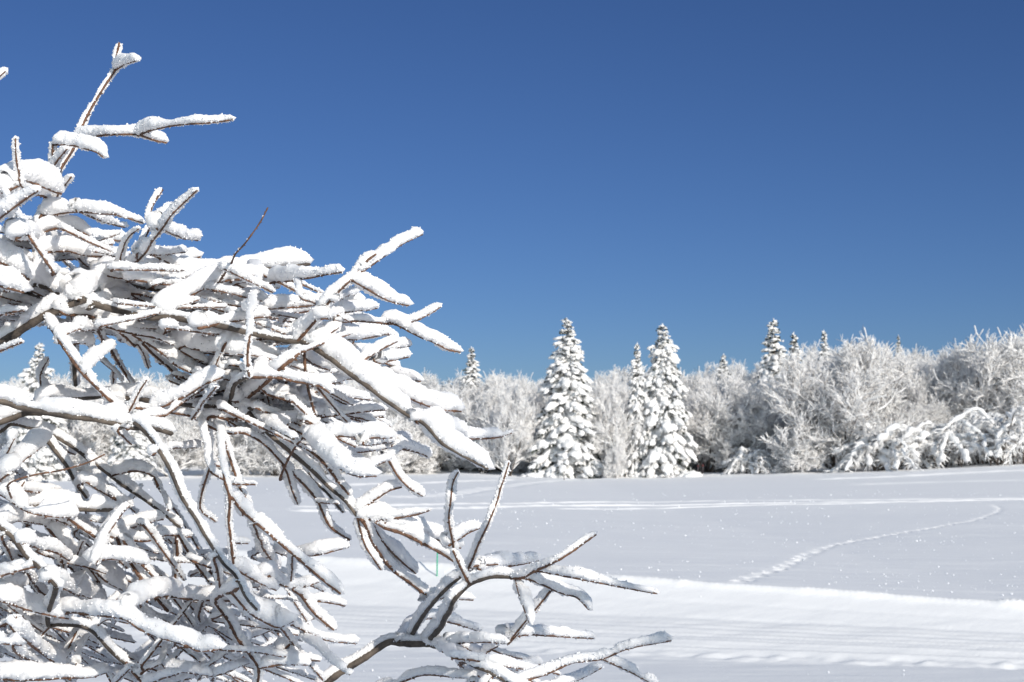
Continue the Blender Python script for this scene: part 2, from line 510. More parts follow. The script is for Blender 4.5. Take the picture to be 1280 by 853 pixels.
def make_bent(seed, H, W):
    """a shrub pressed down by snow: arching limbs under thick white rolls"""
    g = random.Random(seed); ng = np.random.default_rng(seed)
    wood, snw, crown = MB(), MB(), MB()
    for i in range(30):
        a = g.uniform(0, 2 * math.pi)
        reach = W * .5 * g.uniform(.5, 1.0); top = H * g.uniform(.45, 1.0)
        t = np.linspace(0, 1, 18)
        pk = g.uniform(.25, .5); endz = g.uniform(.05, .7)
        de = np.clip((t - pk) / (1 - pk), 0, 1)
        zz = top * np.where(t < pk, np.sin(t / pk * math.pi / 2) ** .8, 1 - (1 - endz) * (.55 * de + .45 * de ** 2))
        rr = reach * t + .25 * np.sin(t * 7 + i) * .3
        side = np.cumsum(ng.normal(0, .12, 18))
        bx = g.gauss(0, W * .10), g.gauss(0, W * .06)
        P = np.stack([bx[0] + math.cos(a) * rr - math.sin(a) * side, bx[1] + math.sin(a) * rr + math.cos(a) * side, zz - .1 + np.cumsum(ng.normal(0, .045, 18))], 1)
        P[:, 2] = np.maximum(P[:, 2], -.1)
        tube(wood, P, np.linspace(.05, .012, 18), 5)
        k0 = g.randint(0, 5)
        rs = (.08 + .13 * ng.random()) * (.35 + 1.1 * ng.random(18)) * np.clip(t * 3, .2, 1)
        off = np.zeros((18, 3)); off[:, 2] = rs * .6
        Ps = catmull((P + off)[k0:], .10)
        tube(snw, Ps, np.interp(np.linspace(0, 1, len(Ps)), np.linspace(0, 1, 18 - k0), rs[k0:]), 7)
        for k in range(95):
            u = g.uniform(.08, 1.0); ii = min(int(u * 17), 16); q = P[ii]
            along = unit(P[ii + 1] - P[ii])
            d = unit(along * g.uniform(.2, 1.0) + np.array([g.gauss(0, .6), g.gauss(0, .6), g.uniform(-.5, .6)]))
            L = g.uniform(.25, .8)
            Q = np.array([q, q + d * L * .55, q + d * L + np.array([0, 0, -.15 * L])])
            Q[:, 2] = np.maximum(Q[:, 2], .03)
            fr = g.random() > .30
            r = g.uniform(.016, .046) if fr else .010
            tube(crown, Q, np.array([r * .8, r, r * .5]), 4, m=0 if fr else 1)
            if fr:
                e = Q[1] + unit(d + np.array([g.gauss(0, .6), g.gauss(0, .6), -.2])) * L * .4
                tube(crown, np.array([Q[1], (Q[1] + e) / 2 + np.array([0, 0, .02]), e]), np.array([r * .7, r * .7, r * .4]), 3)
    v, f = ICO2
    for mb in (snw,):
        V = np.concatenate(mb.v); V2 = V + np.stack([fbm(V * 5.0 + 31 * q, 2) for q in range(3)], 1) * .06
        mb.v = [V2]
    return (wood.mesh('trunk', M_TBARK), snw.mesh('limb_snow', M_TSNOW), crown.mesh('crown', [M_TSNOW, M_DTWIG]), H)

def make_conifer(seed, H, Rb, droop=.45, dens=1.0, power=.9, sub=ICO2):
    g = random.Random(seed); ng = np.random.default_rng(seed)
    wood, need, snw = MB(), MB(), MB()
    tube(wood, np.array([(0, 0, -.3), (g.gauss(0, .03), 0, H * .4), (g.gauss(0, .05), g.gauss(0, .05), H * .8), (0, 0, H)]), np.array([H * .014, H * .010, H * .005, .012]), 7)
    z = H * .035
    iv, itf = sub
    def lump(c, d, L, w, h):
        d = unit(d); up = unit(np.array([0, 0, 1.0]) - d * d[2] + 1e-6); s = np.cross(d, up)
        n = fbm(iv * 2.2 + ng.random(3) * 100, 3)
        v = iv * (1 + .75 * n)[:, None]
        v[:, 2] = np.where(v[:, 2] < 0, v[:, 2] * .55, v[:, 2])
        snw.add(c + v[:, :1] * d * L + v[:, 1:2] * s * w + v[:, 2:3] * up * h, t=itf)
    while z < H * .985:
        f = z / H
        rad = Rb * (1 - f) ** power
        nb = int((5 + 6 * (1 - f)) * dens * g.uniform(.75, 1.2) + .5)
        ph = g.random() * 6.28
        for i in range(nb):
            a = ph + 2 * math.pi * (i + g.uniform(-.3, .3)) / nb
            L = rad * g.choice((g.uniform(.5, .8), g.uniform(.8, 1.1), g.uniform(.9, 1.22))) + .10
            base = np.array([0, 0, z + g.uniform(-.12, .12)])
            o = np.array([math.cos(a), math.sin(a), 0]); sd_ = np.array([-o[1], o[0], 0])
            t = np.linspace(0, 1, 7)
            lift = .25 if f > .75 else .06
            P = base + o * (t * L)[:, None] + np.array([0, 0, 1]) * (L * (lift * t - droop * (1 - .5 * f) * t ** 1.7))[:, None]
            P += sd_ * (g.gauss(0, .08) * L * t ** 2)[:, None]
            P[:, 2] = np.maximum(P[:, 2], .06)
            tube(wood, P, np.linspace(.03, .008, 7) * (.4 + .8 * (1 - f)), 4)
            # needle sprays: drooping flat fans on both sides
            ns = max(4, int(L * 9))
            for k in range(ns):
                u = .18 + .82 * (k + g.random()) / ns
                q = base + (P[-1] - base) * 0; ii = min(int(u * 6), 5); ff = u * 6 - ii
                q = P[ii] * (1 - ff) + P[ii + 1] * ff
                d = unit(P[ii + 1] - P[ii])
                for sg in (-1, 1):
                    l = (.18 + .30 * L * (1 - u * .55) * g.uniform(.4, 1.0)) * (.5 + .5 * (1 - f))
                    tip = q + unit(d * .8 + sd_ * sg * g.uniform(.5, 1.0) + np.array([0, 0, -g.uniform(.25, .8)])) * l
                    wv = np.array([0, 0, .035 + .03 * g.random()]) + d * .05
                    mid = (q + tip) / 2 + np.array([0, 0, .02])
                    need.add([q - wv, mid - wv * 1.2, tip, mid + wv * 1.2, q + wv], q=[(0, 1, 3, 4)], t=[(1, 2, 3)], m=1 if g.random() < .38 else 0)
            # pads of snow lying along the bough
            m = max(1, int(round(L * 2.7)))
            for k in range(m):
                if g.random() < .10: continue
                u = (k + .75) / m if m > 1 else .65
                u = min(1.0, u + g.uniform(-.1, .1)); ii = min(int(u * 6), 5); ff = u * 6 - ii
                q = P[ii] * (1 - ff) + P[ii + 1] * ff; d = P[ii + 1] - P[ii]
                sz = (.12 + .058 * min(L, 2.2)) * g.choice((g.uniform(.5, .9), g.uniform(.8, 1.2), g.uniform(1.2, 1.85))) * (1 - .35 * float(sst(.75, .97, f)))
                c = q + np.array([0, 0, sz * .28]) + sd_ * g.gauss(0, .16) * L * .5
                lump(c, d, sz * g.uniform(1.1, 1.7), sz * g.uniform(.7, 1.1), sz * .62)
                if L > .7:
                    for sg in (-1, 1):
                        if g.random() < .85:
                            c2 = q + sd_ * sg * sz * g.uniform(.9, 1.7) + np.array([0, 0, -sz * g.uniform(.1, .6)]) - unit(d) * sz * .3
                            c2[2] = max(c2[2], .08)
                            lump(c2, d * .7 + sd_ * sg * .5 * L / 6 + np.array([0, 0, -.1]), sz * g.uniform(.5, .9), sz * g.uniform(.35, .6), sz * .4)
        z += (.16 + .26 * (1 - f)) * g.uniform(.8, 1.2) * (H / 10) ** .5
    for k in range(4):
        lump(np.array([g.gauss(0, .02), g.gauss(0, .02), H * (.965 + .010 * k)]), np.array([0, 0.2, 1.0]), .11, .05 - .008 * k, .045)
    return (wood.mesh('trunk', M_TBARK), need.mesh('foliage', [M_NEEDLE, M_FROST]), snw.mesh('snow', M_TSNOW), H)

def put(meshes, parts, name, label, cat, group, x, y, h, rz, wide=1.0):
    s = h / meshes[3]
    o = thing(name, label, cat, (x, y, gz(x, y) - .05), group, rz)
    o.scale = (s * wide, s * wide, s)
    for me, pn in zip(meshes[:3], parts):
        c = bpy.data.objects.new(pn, me); c.parent = o
        COL.objects.link(c)
    return o

def xz(px, d): return (px - CX) / F * d
def top_h(px, py, d):
    x = xz(px, d)
    return EYE + (HOR - py) / F * d - gz(x, d)

CON = ('trunk', 'foliage', 'snow')
DEC = ('trunk', 'limb_snow', 'crown')

SPRUCE_A = make_conifer(11, 10.4, 2.75, .42, 1.0, .80)
SPRUCE_B = make_conifer(23, 10.4, 2.35, .62, 1.0, .62)
SPRUCE_C = make_conifer(37, 9.0, 2.0, .45, .9, .8, ICO1)
G_SP = 'snow-laden spruces along the forest edge'
for ms, px, py, d, lab, rz in (
    (SPRUCE_A, 709, 397, 91, 'broadest snow-laden spruce standing free at the forest edge, lowest boughs on the snow', .4),
    (SPRUCE_B, 829, 404, 91.5, 'tall snow-laden spruce with steeply hanging boughs, right of the broadest spruce', 1.2),
    (SPRUCE_C, 797, 428, 91.3, 'slim spruce merging with the left flank of the spruce with hanging boughs', 2.0),
    (SPRUCE_C, 968, 398, 103, 'spruce top rising alone above the frosted wood in the middle of the right half', .2),
    (SPRUCE_C, 993, 415, 106, 'thin spruce tip just right of the taller spruce top above the wood', 3.6),
    (SPRUCE_C, 589, 433, 108, 'small spruce tip above the wood beside the shrub branch ends', 5.1),
    (SPRUCE_C, 905, 442, 110, 'pale frosted spruce tip poking out between the two groups of spruces', 1.4),
    (SPRUCE_C, 1031, 412, 113, 'white spruce tip behind the big round frosted tree', 2.9),
    (SPRUCE_C, 1124, 418, 113, 'tiny rimed spruce tip like a white post above the wood at right', 4.4),
    (SPRUCE_A, 48, 428, 84, 'snowy spruce behind the left end of the shrub, seen through its branches', 2.4),
    (SPRUCE_B, 165, 470, 82, 'smaller snowy spruce seen through the middle gaps of the shrub', 4.0),
):
    wd = {1031: .6, 1124: .45, 993: .75, 968: 1.0, 709: 1.0, 829: .90, 797: .62}.get(px, .85 if ms is SPRUCE_C else 1.0)
    put(ms, CON, 'spruce_tree', lab, 'spruce', G_SP, xz(px, d), d, top_h(px, py, d), rz, wd)

T_A = make_broadleaf(101, 8.0, 8.5, 7, .04, .8, 1.15, .35, 1.7)
T_B = make_broadleaf(202, 8.0, 7.5, 6, .07, .65, 1.05, .45, 1.7)
T_C = make_broadleaf(303, 9.0, 10.0, 8, .20, .9, .95, .45, 1.8)
T_D = make_broadleaf(404, 6.0, 7.0, 7, .04, .95, 1.5, .1, 1.7)
BENT_A = make_bent(51, 3.4, 9.5)
BENT_B = make_bent(62, 2.8, 7.5)

def TL(px):
    return np.interp(px, [-300, 0, 500, 560, 640, 700, 760, 800, 880, 940, 990, 1040, 1080, 1130, 1180, 1220, 1280, 1500],
                     [468, 466, 470, 466, 462, 462, 458, 466, 456, 460, 441, 430, 430, 428, 426, 422, 414, 406])

FRONT = [  # variant, px, distance, top row or None, width factor, label
    (T_D, 505, 95, 520, 1.1, 'low frosted tree at the forest edge seen between the shrub twig ends'),
    (T_A, 548, 97, 484, 1.0, 'frosted bare tree below the small spruce tip, left of the white gap'),
    (T_B, 606, 96, 480, 1.0, 'round frosted bare tree halfway between the shrub and the broad spruce'),
    (T_B, 636, 90.3, 480, .58, 'slender frosted tree touching the left foot of the broad spruce'),
    (T_B, 768, 90.8, 478, .58, 'frosted bare tree filling the gap between the two biggest spruces'),
    (T_D, 768, 88.6, 552, .55, 'little snow-caked bush on the snow between the two biggest spruces'),
    (T_B, 885, 95, 466, 1.0, 'pale frosted bare tree right beside the spruce with hanging boughs, above the two short posts'),
    (T_A, 945, 94, 474, 1.0, 'wide frosted bare tree with dark stems below the lone spruce top'),
    (T_C, 1045, 89, 421, 1.0, 'largest round frosted tree at the edge, grey-brown inside with stems fanning from the ground'),
    (T_D, 1000, 88, 520, .9, 'low frosted bush left of the foot of the largest round tree'),
    (T_A, 1125, 98, 436, .9, 'frosted bare tree right of the largest round tree, over the bent shrubs'),
    (T_C, 1182, 98, 434, .75, 'darker bare tree with brownish twigs over the arching white limbs at right'),
    (T_B, 1248, 95, 420, 1.0, 'tall frosted tree with layered boughs at the right edge'),
    (T_A, 1310, 93, 412, 1.0, 'frosted tree cut by the right edge of the view'),
    (T_C, 1410, 95, 420, .9, 'frosted tree beyond the right edge of the view, next to the cut one'),
]
G_FR = 'frosted bare trees of the front row'
for i, (ms, px, d, py, wf, lab) in enumerate(FRONT):
    put(ms, DEC, 'frosted_tree', lab, 'tree', G_FR, xz(px, d), d, top_h(px, py, d), 1.7 * i, wf * (1.0))
for i, (px, d, h) in enumerate(((530, 99, 3.6), (575, 98, 3.2), (628, 98, 4.2), (672, 97, 4.0), (742, 98, 4.6), (778, 99, 3.4), (858, 98, 4.0), (905, 97, 2.8), (930, 98, 3.8), (978, 96, 3.6), (1085, 95, 3.4), (1150, 94, 4.2))):
    put((T_D, T_A)[i % 2], DEC, 'frosted_bush', 'frosted bush of the undergrowth between the stems of the front trees', 'bush', 'undergrowth bushes at the forest edge', xz(px, d), d, h, 2.3 * i, 1.25)
G_B = 'snow-bent shrubs at the forest edge'
for i, (ms, px, d, h, lab) in enumerate((
    (BENT_A, 1165, 86, 3.0, 'wide shrub bent down by thick snow, left of the arching limbs at right'),
    (BENT_B, 1105, 86, 2.6, 'low snow-pressed shrub beside the foot of the largest round tree'),
    (BENT_A, 1265, 85, 3.5, 'shrub of long arching limbs under snow at the right edge'),
    (BENT_B, 1215, 88, 3.0, 'snow-bent shrub between the wide one and the arching one'),
    (BENT_B, 940, 90, 1.6, 'low snowy brush lying under the wide frosted tree with dark stems'),
)):
    put(ms, DEC, 'bent_shrub', lab, 'shrub', G_B, xz(px, d), d, h, 2.1 * i + .4)

g = random.Random(5)
for row, (d0, step) in enumerate(((103, 66), (111, 58), (120, 56), (131, 60))):
    px = -420 + row * 23
    while px < 1800:
        d = d0 + g.uniform(-3, 3); q = px + g.uniform(-18, 18)
        py = TL(q) + g.uniform(-7, 14) + (3 - row) * 4
        h = max(4.5, top_h(q, py, d))
        ms = g.choice((T_A, T_B, T_B, T_A, T_C))
        left = q < 520
        put(ms, DEC, 'frosted_tree',
            'frosted bare tree in the wood behind the shrub' if left else 'frosted bare tree in the depth of the wood behind the front row',
            'tree', 'trees of the wood behind the shrub' if left else 'trees deep in the wood', xz(q, d), d, h, g.uniform(0, 6.28), g.uniform(.85, 1.1))
        px += step * g.uniform(.85, 1.15)
T_SHADE = make_broadleaf(505, 5.0, 5.0, 4, .5, .8, 1.0, .35, .5)  # unseen tree, added only to cast soft shade on the lower shrub
put(T_SHADE, DEC, 'frosted_tree', 'thin frosted young tree added unseen behind the viewer to shade the snowy shrub', 'tree', None, 1.45, -1.9, 2.95, .7, 1.0)
for i, (px, d, py) in enumerate(((-60, 92, 490), (20, 90, 500), (95, 91, 480), (150, 93, 488), (215, 90, 494), (280, 92, 486), (345, 91, 498), (405, 93, 490), (455, 92, 505))):
    put((T_A, T_B, T_D)[i % 3], DEC, 'frosted_tree', 'frosted tree at the forest edge seen through the shrub branches', 'tree',
        'forest edge trees behind the shrub', xz(px, d), d, top_h(px, py, d), 1.3 * i)

# ------------------------------------------------------------------ small things on the snow
def post(px, py, h, col, label, lean=0.0):
    x, y = hit(px, py); z = gz(x, y)
    o = thing('short_post', label, 'post', (x, y, z), 'two short posts by the forest edge')
    m, t, b = new_mat('post_paint'); b.inputs['Base Color'].default_value = (*col, 1); b.inputs['Roughness'].default_value = .6
    m2, t, b = new_mat('post_wood'); b.inputs['Base Color'].default_value = (.03, .025, .03, 1)
    a = MB(); tube(a, np.array([(0, 0, -.2), (lean * .5, 0, h * .5), (lean, 0, h * .78)]), np.array([.06, .06, .055]), 10)
    a.build('shaft', m2, o)
    a = MB(); tube(a, np.array([(lean, 0, h * .775), (lean * 1.1, 0, h * .97), (lean * 1.1, 0, h)]), np.array([.062, .060, .03]), 10)
    a.build('post_cap', m, o)
post(872.5, 593.5, .62, (.07, .018, .02), 'dark post with dull red top, left of the pair at the forest edge')
post(878.0, 593.5, .66, (.10, .02, .022), 'dark post with dull red top, right of the pair at the forest edge', .03)

def mound(px, py, w, h, label):
    x, y = hit(px, py)
    v, f = ICO3
    vv = v * np.array([w, w * .6, h])
    vv = vv * (1 + .10 * fbm(v * 1.8 + px, 3))[:, None]
    mb = MB(); mb.add(vv, t=f)
    o = mb.build('snow_mound', M_TSNOW); o.location = (x, y, gz(x, y) - .02)
    tag(o, label, 'snow mound', 'small snow mounds at the forest edge')
mound(866, 596, .62, .26, 'small white snow mound in front of the two short posts')
mound(806, 596, .95, .36, 'snow mound at the foot of the spruce with hanging boughs')
mound(745, 597, .6, .26, 'snow mound at the right foot of the broad spruce')

x, y = hit(546, 720)
gp = thing('marker_pole', 'thin green marker pole standing in the snow by the groomed trail', 'pole', (x, y, gz(x, y)))
m, t, b = new_mat('green_plastic'); b.inputs['Base Color'].default_value = (.015, .36, .20, 1); b.inputs['Roughness'].default_value = .45
a = MB(); tube(a, np.array([(0, 0, -.2), (.004, 0, .2), (.010, 0, .40)]), .0068, 10); a.build('shaft', m, gp)
a = MB(); tube(a, np.array([(.010, 0, .399), (.0105, 0, .412)]), .0085, 10); a.build('pole_cap', m, gp)

for px, py, h, lab in ((782, 597, .35, 'short dead stalk sticking out of the snow between the two biggest spruces'), (705, 600, .3, 'short dead stalk on the snow before the broad spruce')):
    x, y = hit(px, py)
    a = MB(); tube(a, np.array([(0, 0, -.1), (.02, 0, h * .6), (.06, .02, h)]), np.array([.03, .022, .012]), 6)
    tube(a, np.array([(.02, 0, h * .5), (-.05, .02, h * .8)]), np.array([.018, .01]), 5)
    o = a.build('dead_stalk', M_TBARK); o.location = (x, y, gz(x, y)); tag(o, lab, 'stalk')
#SHRUB#

# ------------------------------------------------------------------ the snow-laden shrub in front
def unproj(px, py, d):
    X = (px - CX) / F * d; yc = -(py - CY) / F * d
    return np.array([X, d * math.cos(PITCH) - yc * math.sin(PITCH), EYE + yc * math.cos(PITCH) + d * math.sin(PITCH)])

# limbs and twigs followed on the photograph: depth (m), wood radius at base / tip and snow height (all in photo pixels), points
TR = [
 # heavy limbs
 (2.00, 8.5, 6, 24, [(-330, 640), (-180, 520), (0, 428), (27, 413), (55, 395), (80, 383), (107, 373)]),
 (2.00, 5.5, 4.2, 5, [(104, 375), (125, 383), (150, 390), (180, 397), (213, 398), (232, 400), (260, 404), (292, 412), (320, 418), (355, 425), (374, 426)]),
 (2.00, 4.2, 2.0, 30, [(372, 425), (400, 440), (451, 476), (480, 499), (510, 520), (530, 531), (549, 552), (565, 562), (592, 577), (609, 586)]),
 (2.03, 5, 3, 24, [(-60, 320), (0, 343), (21, 353), (47, 357), (75, 368), (98, 378)]),
 (2.25, 4.5, 4, 6, [(-40, 345), (21, 362), (55, 372), (88, 384)]),
 (2.15, 4.5, 2.2, 27, [(100, 372), (139, 354), (162, 350), (180, 347), (213, 345), (237, 342), (282, 339), (330, 336), (388, 330)]),
 (2.2, 3.5, 2.5, 12, [(104, 372), (137, 354), (175, 359), (210, 364), (250, 378), (304, 381)]),
 (1.85, 2.9, 1.5, 9, [(57, 400), (75, 428), (102, 465), (125, 490), (147, 507), (175, 511), (200, 515), (237, 520), (265, 534), (285, 541), (305, 541), (327, 554), (350, 575), (366, 590)]),
 (1.80, 5.5, 4, 18, [(-250, 500), (-100, 480), (0, 501), (27, 509), (50, 514), (87, 521), (126, 526), (165, 535), (190, 536), (214, 542)]),
 (2.00, 6.5, 5, 16, [(-250, 600), (-60, 545), (6, 526), (30, 517), (52, 516)]),
 (2.00, 3.6, 2.2, 10, [(-200, 600), (-40, 555), (0, 540), (15, 530), (37, 534), (55, 539), (72, 547), (100, 566), (125, 585), (162, 612), (200, 640), (225, 660)]),
 (1.85, 3.4, 2.2, 11, [(168, 528), (182, 540), (197, 562), (200, 567), (215, 595), (230, 625), (247, 652), (257, 670), (277, 702), (295, 722), (307, 747), (321, 763)]),
 (2.1, 5, 4.2, 16, [(150, 500), (200, 502), (232, 506), (265, 507), (286, 510), (316, 510)]),
 (2.05, 4, 2.4, 14, [(306, 510), (322, 529), (342, 547), (365, 566), (390, 587), (413, 610), (430, 625), (447, 646)]),
 (2.1, 3.2, 2, 12, [(340, 530), (377, 556), (400, 574), (415, 592), (422, 602), (436, 619)]),
 (2.2, 3.4, 1.8, 10, [(330, 540), (380, 578), (390, 600), (412, 620), (430, 640)]),
 (2.0, 7.5, 5.2, 10, [(-150, 1500), (100, 1060), (300, 905), (380, 878), (410, 853), (435, 835), (462, 817), (487, 802), (505, 804), (537, 805)]),
 (2.0, 4.6, 3.2, 12, [(535, 805), (552, 782), (567, 752), (585, 732), (600, 725), (617, 721), (640, 722)]),
 (2.0, 3.0, 1.4, 12, [(638, 722), (652, 721), (672, 712), (690, 704), (705, 696), (725, 683), (746, 668)]),
 (2.05, 3.6, 2.8, 10, [(517, 792), (540, 757), (560, 735), (578, 719), (590, 711)]),
 (2.0, 4, 2.4, 14, [(538, 805), (565, 817), (593, 832), (615, 842), (650, 862), (700, 890)]),
 # upper crown
 (2.1, 2.9, 1.5, 7, [(48, 300), (50, 275), (60, 253), (75, 215), (92, 186), (104, 154), (117, 130), (132, 105), (145, 87), (146, 70), (149, 54)]),
 (2.1, 1.6, 1, 13, [(145, 87), (158, 80), (171, 75)]),
 (2.1, 2.2, 1.3, 13, [(96, 176), (120, 171), (140, 168), (172, 170), (190, 175), (208, 178)]),
 (2.1, 2.0, 1.1, 13, [(172, 170), (197, 161), (240, 155), (275, 152), (290, 150)]),
 (2.05, 2.0, 1.6, 9, [(68, 240), (66, 211), (65, 186), (66, 179)]),
 (2.05, 1.8, 1.1, 20, [(66, 181), (80, 181), (92, 182), (117, 189), (128, 196)]),
 (2.08, 1.6, 1.2, 8, [(64, 212), (74, 197), (83, 187)]),
 (2.0, 2.2, 1.2, 10, [(30, 235), (25, 217), (22, 200), (20, 174)]),
 (2.0, 2.4, 1.6, 30, [(10, 240), (28, 226), (48, 232), (70, 240), (78, 242)]),
 (2.0, 1.8, 1.2, 12, [(70, 254), (74, 242), (82, 231), (89, 222)]),
 (1.85, 2.4, 1.5, 20, [(-60, 320), (0, 273), (27, 253), (47, 239)]),
 (1.9, 2.2, 1.4, 24, [(-80, 285), (-30, 268), (10, 250), (30, 238)]),
 (2.1, 1.6, 1, 9, [(-50, 135), (0, 95), (9, 88)]),
 (2.1, 2.0, 1.2, 18, [(56, 270), (92, 265), (120, 267), (145, 268)]),
 (2.2, 1.8, 1.1, 12, [(100, 266), (125, 267), (145, 269), (180, 280)]),
 (2.25, 1.8, 1.1, 12, [(95, 262), (117, 272), (137, 279), (157, 285)]),
 (2.0, 2.3, 1.3, 10, [(172, 322), (177, 310), (187, 285), (187, 272), (192, 257), (204, 238)]),
 (1.95, 2.3, 1.3, 11, [(160, 336), (167, 329), (182, 316), (192, 300), (212, 272), (225, 259), (247, 239)]),
 (2.1, 1.4, 1.0, 10, [(196, 282), (201, 272), (214, 260)]),
 (2.2, 1.7, 1.0, 17, [(196, 285), (210, 290), (225, 297), (247, 301)]),
 (2.0, 1.6, 1.0, 9, [(148, 332), (149, 328), (154, 314), (160, 300), (174, 286)]),
 (2.1, 2.0, 1.2, 17, [(47, 294), (60, 288), (75, 285), (90, 285), (112, 295)]),
 (1.85, 2.4, 2.0, 6, [(5, 240), (19, 265), (32, 290), (50, 318), (65, 340)]),
 (2.05, 2.1, 1.2, 18, [(45, 318), (61, 315), (85, 314), (105, 318), (133, 322)]),
 (2.2, 1.8, 1.2, 5, [(88, 312), (95, 319), (111, 335)]),
 (2.25, 1.7, 1.1, 16, [(170, 322), (182, 318), (200, 319), (232, 316)]),
 (2.3, 2, 1.2, 18, [(20, 300), (60, 300), (100, 305), (140, 306)]),
 (2.35, 2, 1.2, 20, [(110, 340), (160, 330), (200, 335), (250, 322)]),
 (1.8, 3.0, 2.0, 46, [(-90, 330), (-40, 345), (0, 357), (30, 366)]),
 (1.78, 2.6, 2.0, 34, [(-90, 300), (-40, 310), (5, 330), (36, 350)]),
 (1.95, 2.4, 1.5, 22, [(-60, 400), (-10, 398), (8, 393), (29, 388)]),
 # right upper part
 (2.0, 2.6, 1.4, 22, [(212, 392), (229, 377), (250, 363), (275, 353), (297, 350), (326, 350)]),
 (1.85, 2.0, 1.1, 0.7, [(272, 357), (276, 350), (292, 323), (310, 300), (327, 273), (335, 260)]),
 (2.05, 2.4, 1.3, 17, [(330, 355), (347, 352), (380, 349), (402, 345), (427, 341)]),
 (1.85, 2.4, 1.9, 5, [(326, 345), (322, 354), (317, 373), (314, 393), (313, 415), (310, 435), (309, 455), (310, 471)]),
 (1.9, 3.6, 3.2, 8, [(287, 508), (290, 495), (295, 480), (310, 470)]),
 (1.95, 3.2, 1.6, 19, [(309, 471), (340, 472), (375, 479), (397, 484), (411, 492)]),
 (1.95, 2.6, 1.8, 1.5, [(376, 426), (378, 432), (381, 455), (385, 480), (390, 505), (399, 534)]),
 (2.2, 2.2, 1.3, 17, [(222, 362), (245, 370), (277, 375), (304, 380)]),
 (2.3, 2.2, 1.3, 13, [(235, 372), (247, 379), (279, 392)]),
 (2.2, 2.2, 1.3, 20, [(300, 382), (319, 384), (350, 392), (358, 397)]),
 (2.3, 2.2, 1.3, 20, [(345, 395), (365, 393), (388, 390)]),
 (1.95, 2.8, 1.5, 16, [(372, 428), (384, 414), (400, 394), (413, 377), (430, 359), (442, 348), (455, 330), (470, 318)]),
 (2.0, 1.8, 1.0, 15, [(452, 340), (465, 330), (485, 317), (507, 304), (529, 294)]),
 (2.05, 2.0, 1.1, 20, [(440, 350), (460, 363), (480, 374), (497, 380), (512, 383)]),
 (2.2, 1.6, 1.0, 10, [(418, 378), (430, 372), (452, 363)]),
 (2.1, 1.8, 1.1, 16, [(405, 398), (441, 389), (457, 388), (472, 385)]),
 (2.15, 2.0, 1.1, 12, [(420, 402), (450, 402), (490, 406), (516, 403), (537, 393), (551, 384)]),
 (2.1, 2.0, 1.1, 15, [(485, 402), (500, 408), (522, 420), (542, 428), (560, 437), (576, 440)]),
 (2.0, 1.8, 1.1, 18, [(398, 428), (410, 419), (425, 408)]),
 (2.25, 1.9, 1.1, 20, [(395, 426), (416, 425), (455, 423), (485, 417)]),
 (2.0, 2.0, 1.1, 14, [(445, 460), (459, 448), (477, 438), (497, 427)]),
 (2.15, 1.9, 1.1, 13, [(460, 446), (485, 438), (512, 432)]),
 (2.1, 1.9, 1.1, 17, [(470, 453), (494, 450), (513, 447)]),
 (2.25, 1.8, 1.1, 14, [(440, 440), (472, 450), (482, 455), (498, 464)]),
 (1.9, 3.2, 3.0, 18, [(310, 497), (335, 476), (350, 461), (373, 442)]),
 (2.0, 2.2, 1.2, 25, [(228, 434), (247, 438), (300, 443), (352, 445)]),
 (2.1, 1.8, 1.1, 12, [(196, 424), (222, 410), (240, 420), (255, 424)]),
 (2.2, 1.6, 1.1, 15, [(190, 424), (214, 417), (240, 408)]),
 (2.15, 2.0, 1.1, 12, [(225, 440), (240, 447), (257, 453)]),
 (2.0, 1.5, 1.0, 7, [(266, 466), (269, 460), (278, 439)]),
 (2.0, 1.7, 1.0, 8, [(278, 462), (285, 457), (298, 451)]),
 (2.15, 2.0, 1.1, 14, [(375, 440), (382, 447), (390, 453), (413, 464)]),
 (2.05, 3.0, 1.5, 22, [(80, 392), (112, 395), (140, 403), (170, 420), (200, 440), (225, 459), (246, 470)]),
 (2.15, 2.6, 1.6, 14, [(120, 398), (140, 410), (155, 421), (168, 433)]),
 (2.2, 2.4, 1.6, 6, [(178, 430), (187, 439), (200, 451), (213, 463), (228, 481)]),
 (2.2, 1.4, 1.0, 6, [(172, 430), (176, 437), (187, 461)]),
 (2.3, 2.8, 1.8, 6, [(118, 405), (122, 415), (137, 437), (155, 465), (166, 482)]),
 (2.25, 2.3, 1.5, 5, [(108, 428), (111, 433), (125, 449), (142, 465), (151, 476)]),
 (2.25, 1.6, 1.1, 4, [(141, 464), (142, 472), (143, 482)]),
 (2.0, 1.8, 1.1, 15, [(108, 467), (113, 459), (122, 448), (142, 432)]),
 (2.3, 3.6, 3.0, 6, [(92, 415), (93, 428), (93, 447), (93, 465), (94, 482)]),
 (2.0, 1.6, 1.0, 24, [(70, 424), (87, 415), (99, 411)]),
 (2.1, 1.8, 1.1, 18, [(74, 430), (95, 430), (113, 431)]),
 (2.2, 1.8, 1.1, 14, [(98, 412), (112, 413), (133, 412)]),
 (1.95, 1.8, 1.4, 8, [(-60, 460), (-20, 450), (0, 440), (27, 428)]),
 (2.1, 1.8, 1.1, 12, [(56, 500), (54, 494), (51, 477), (52, 465), (60, 448)]),
 (2.2, 4, 3, 12, [(110, 385), (126, 378), (145, 374), (160, 373)]),
 (2.25, 2.6, 1.5, 16, [(115, 370), (136, 362), (155, 365), (175, 374), (196, 384)]),
 (2.1, 1.6, 1.0, 6, [(185, 362), (200, 355), (222, 345)]),
 # middle
 (2.2, 4.2, 2.8, 13, [(60, 498), (82, 499), (125, 496), (148, 492)]),
 (2.1, 3.4, 2.2, 8, [(55, 545), (64, 556), (82, 580), (95, 605), (107, 623)]),
 (2.2, 2.2, 1.4, 6, [(60, 545), (66, 552), (80, 562), (93, 568)]),
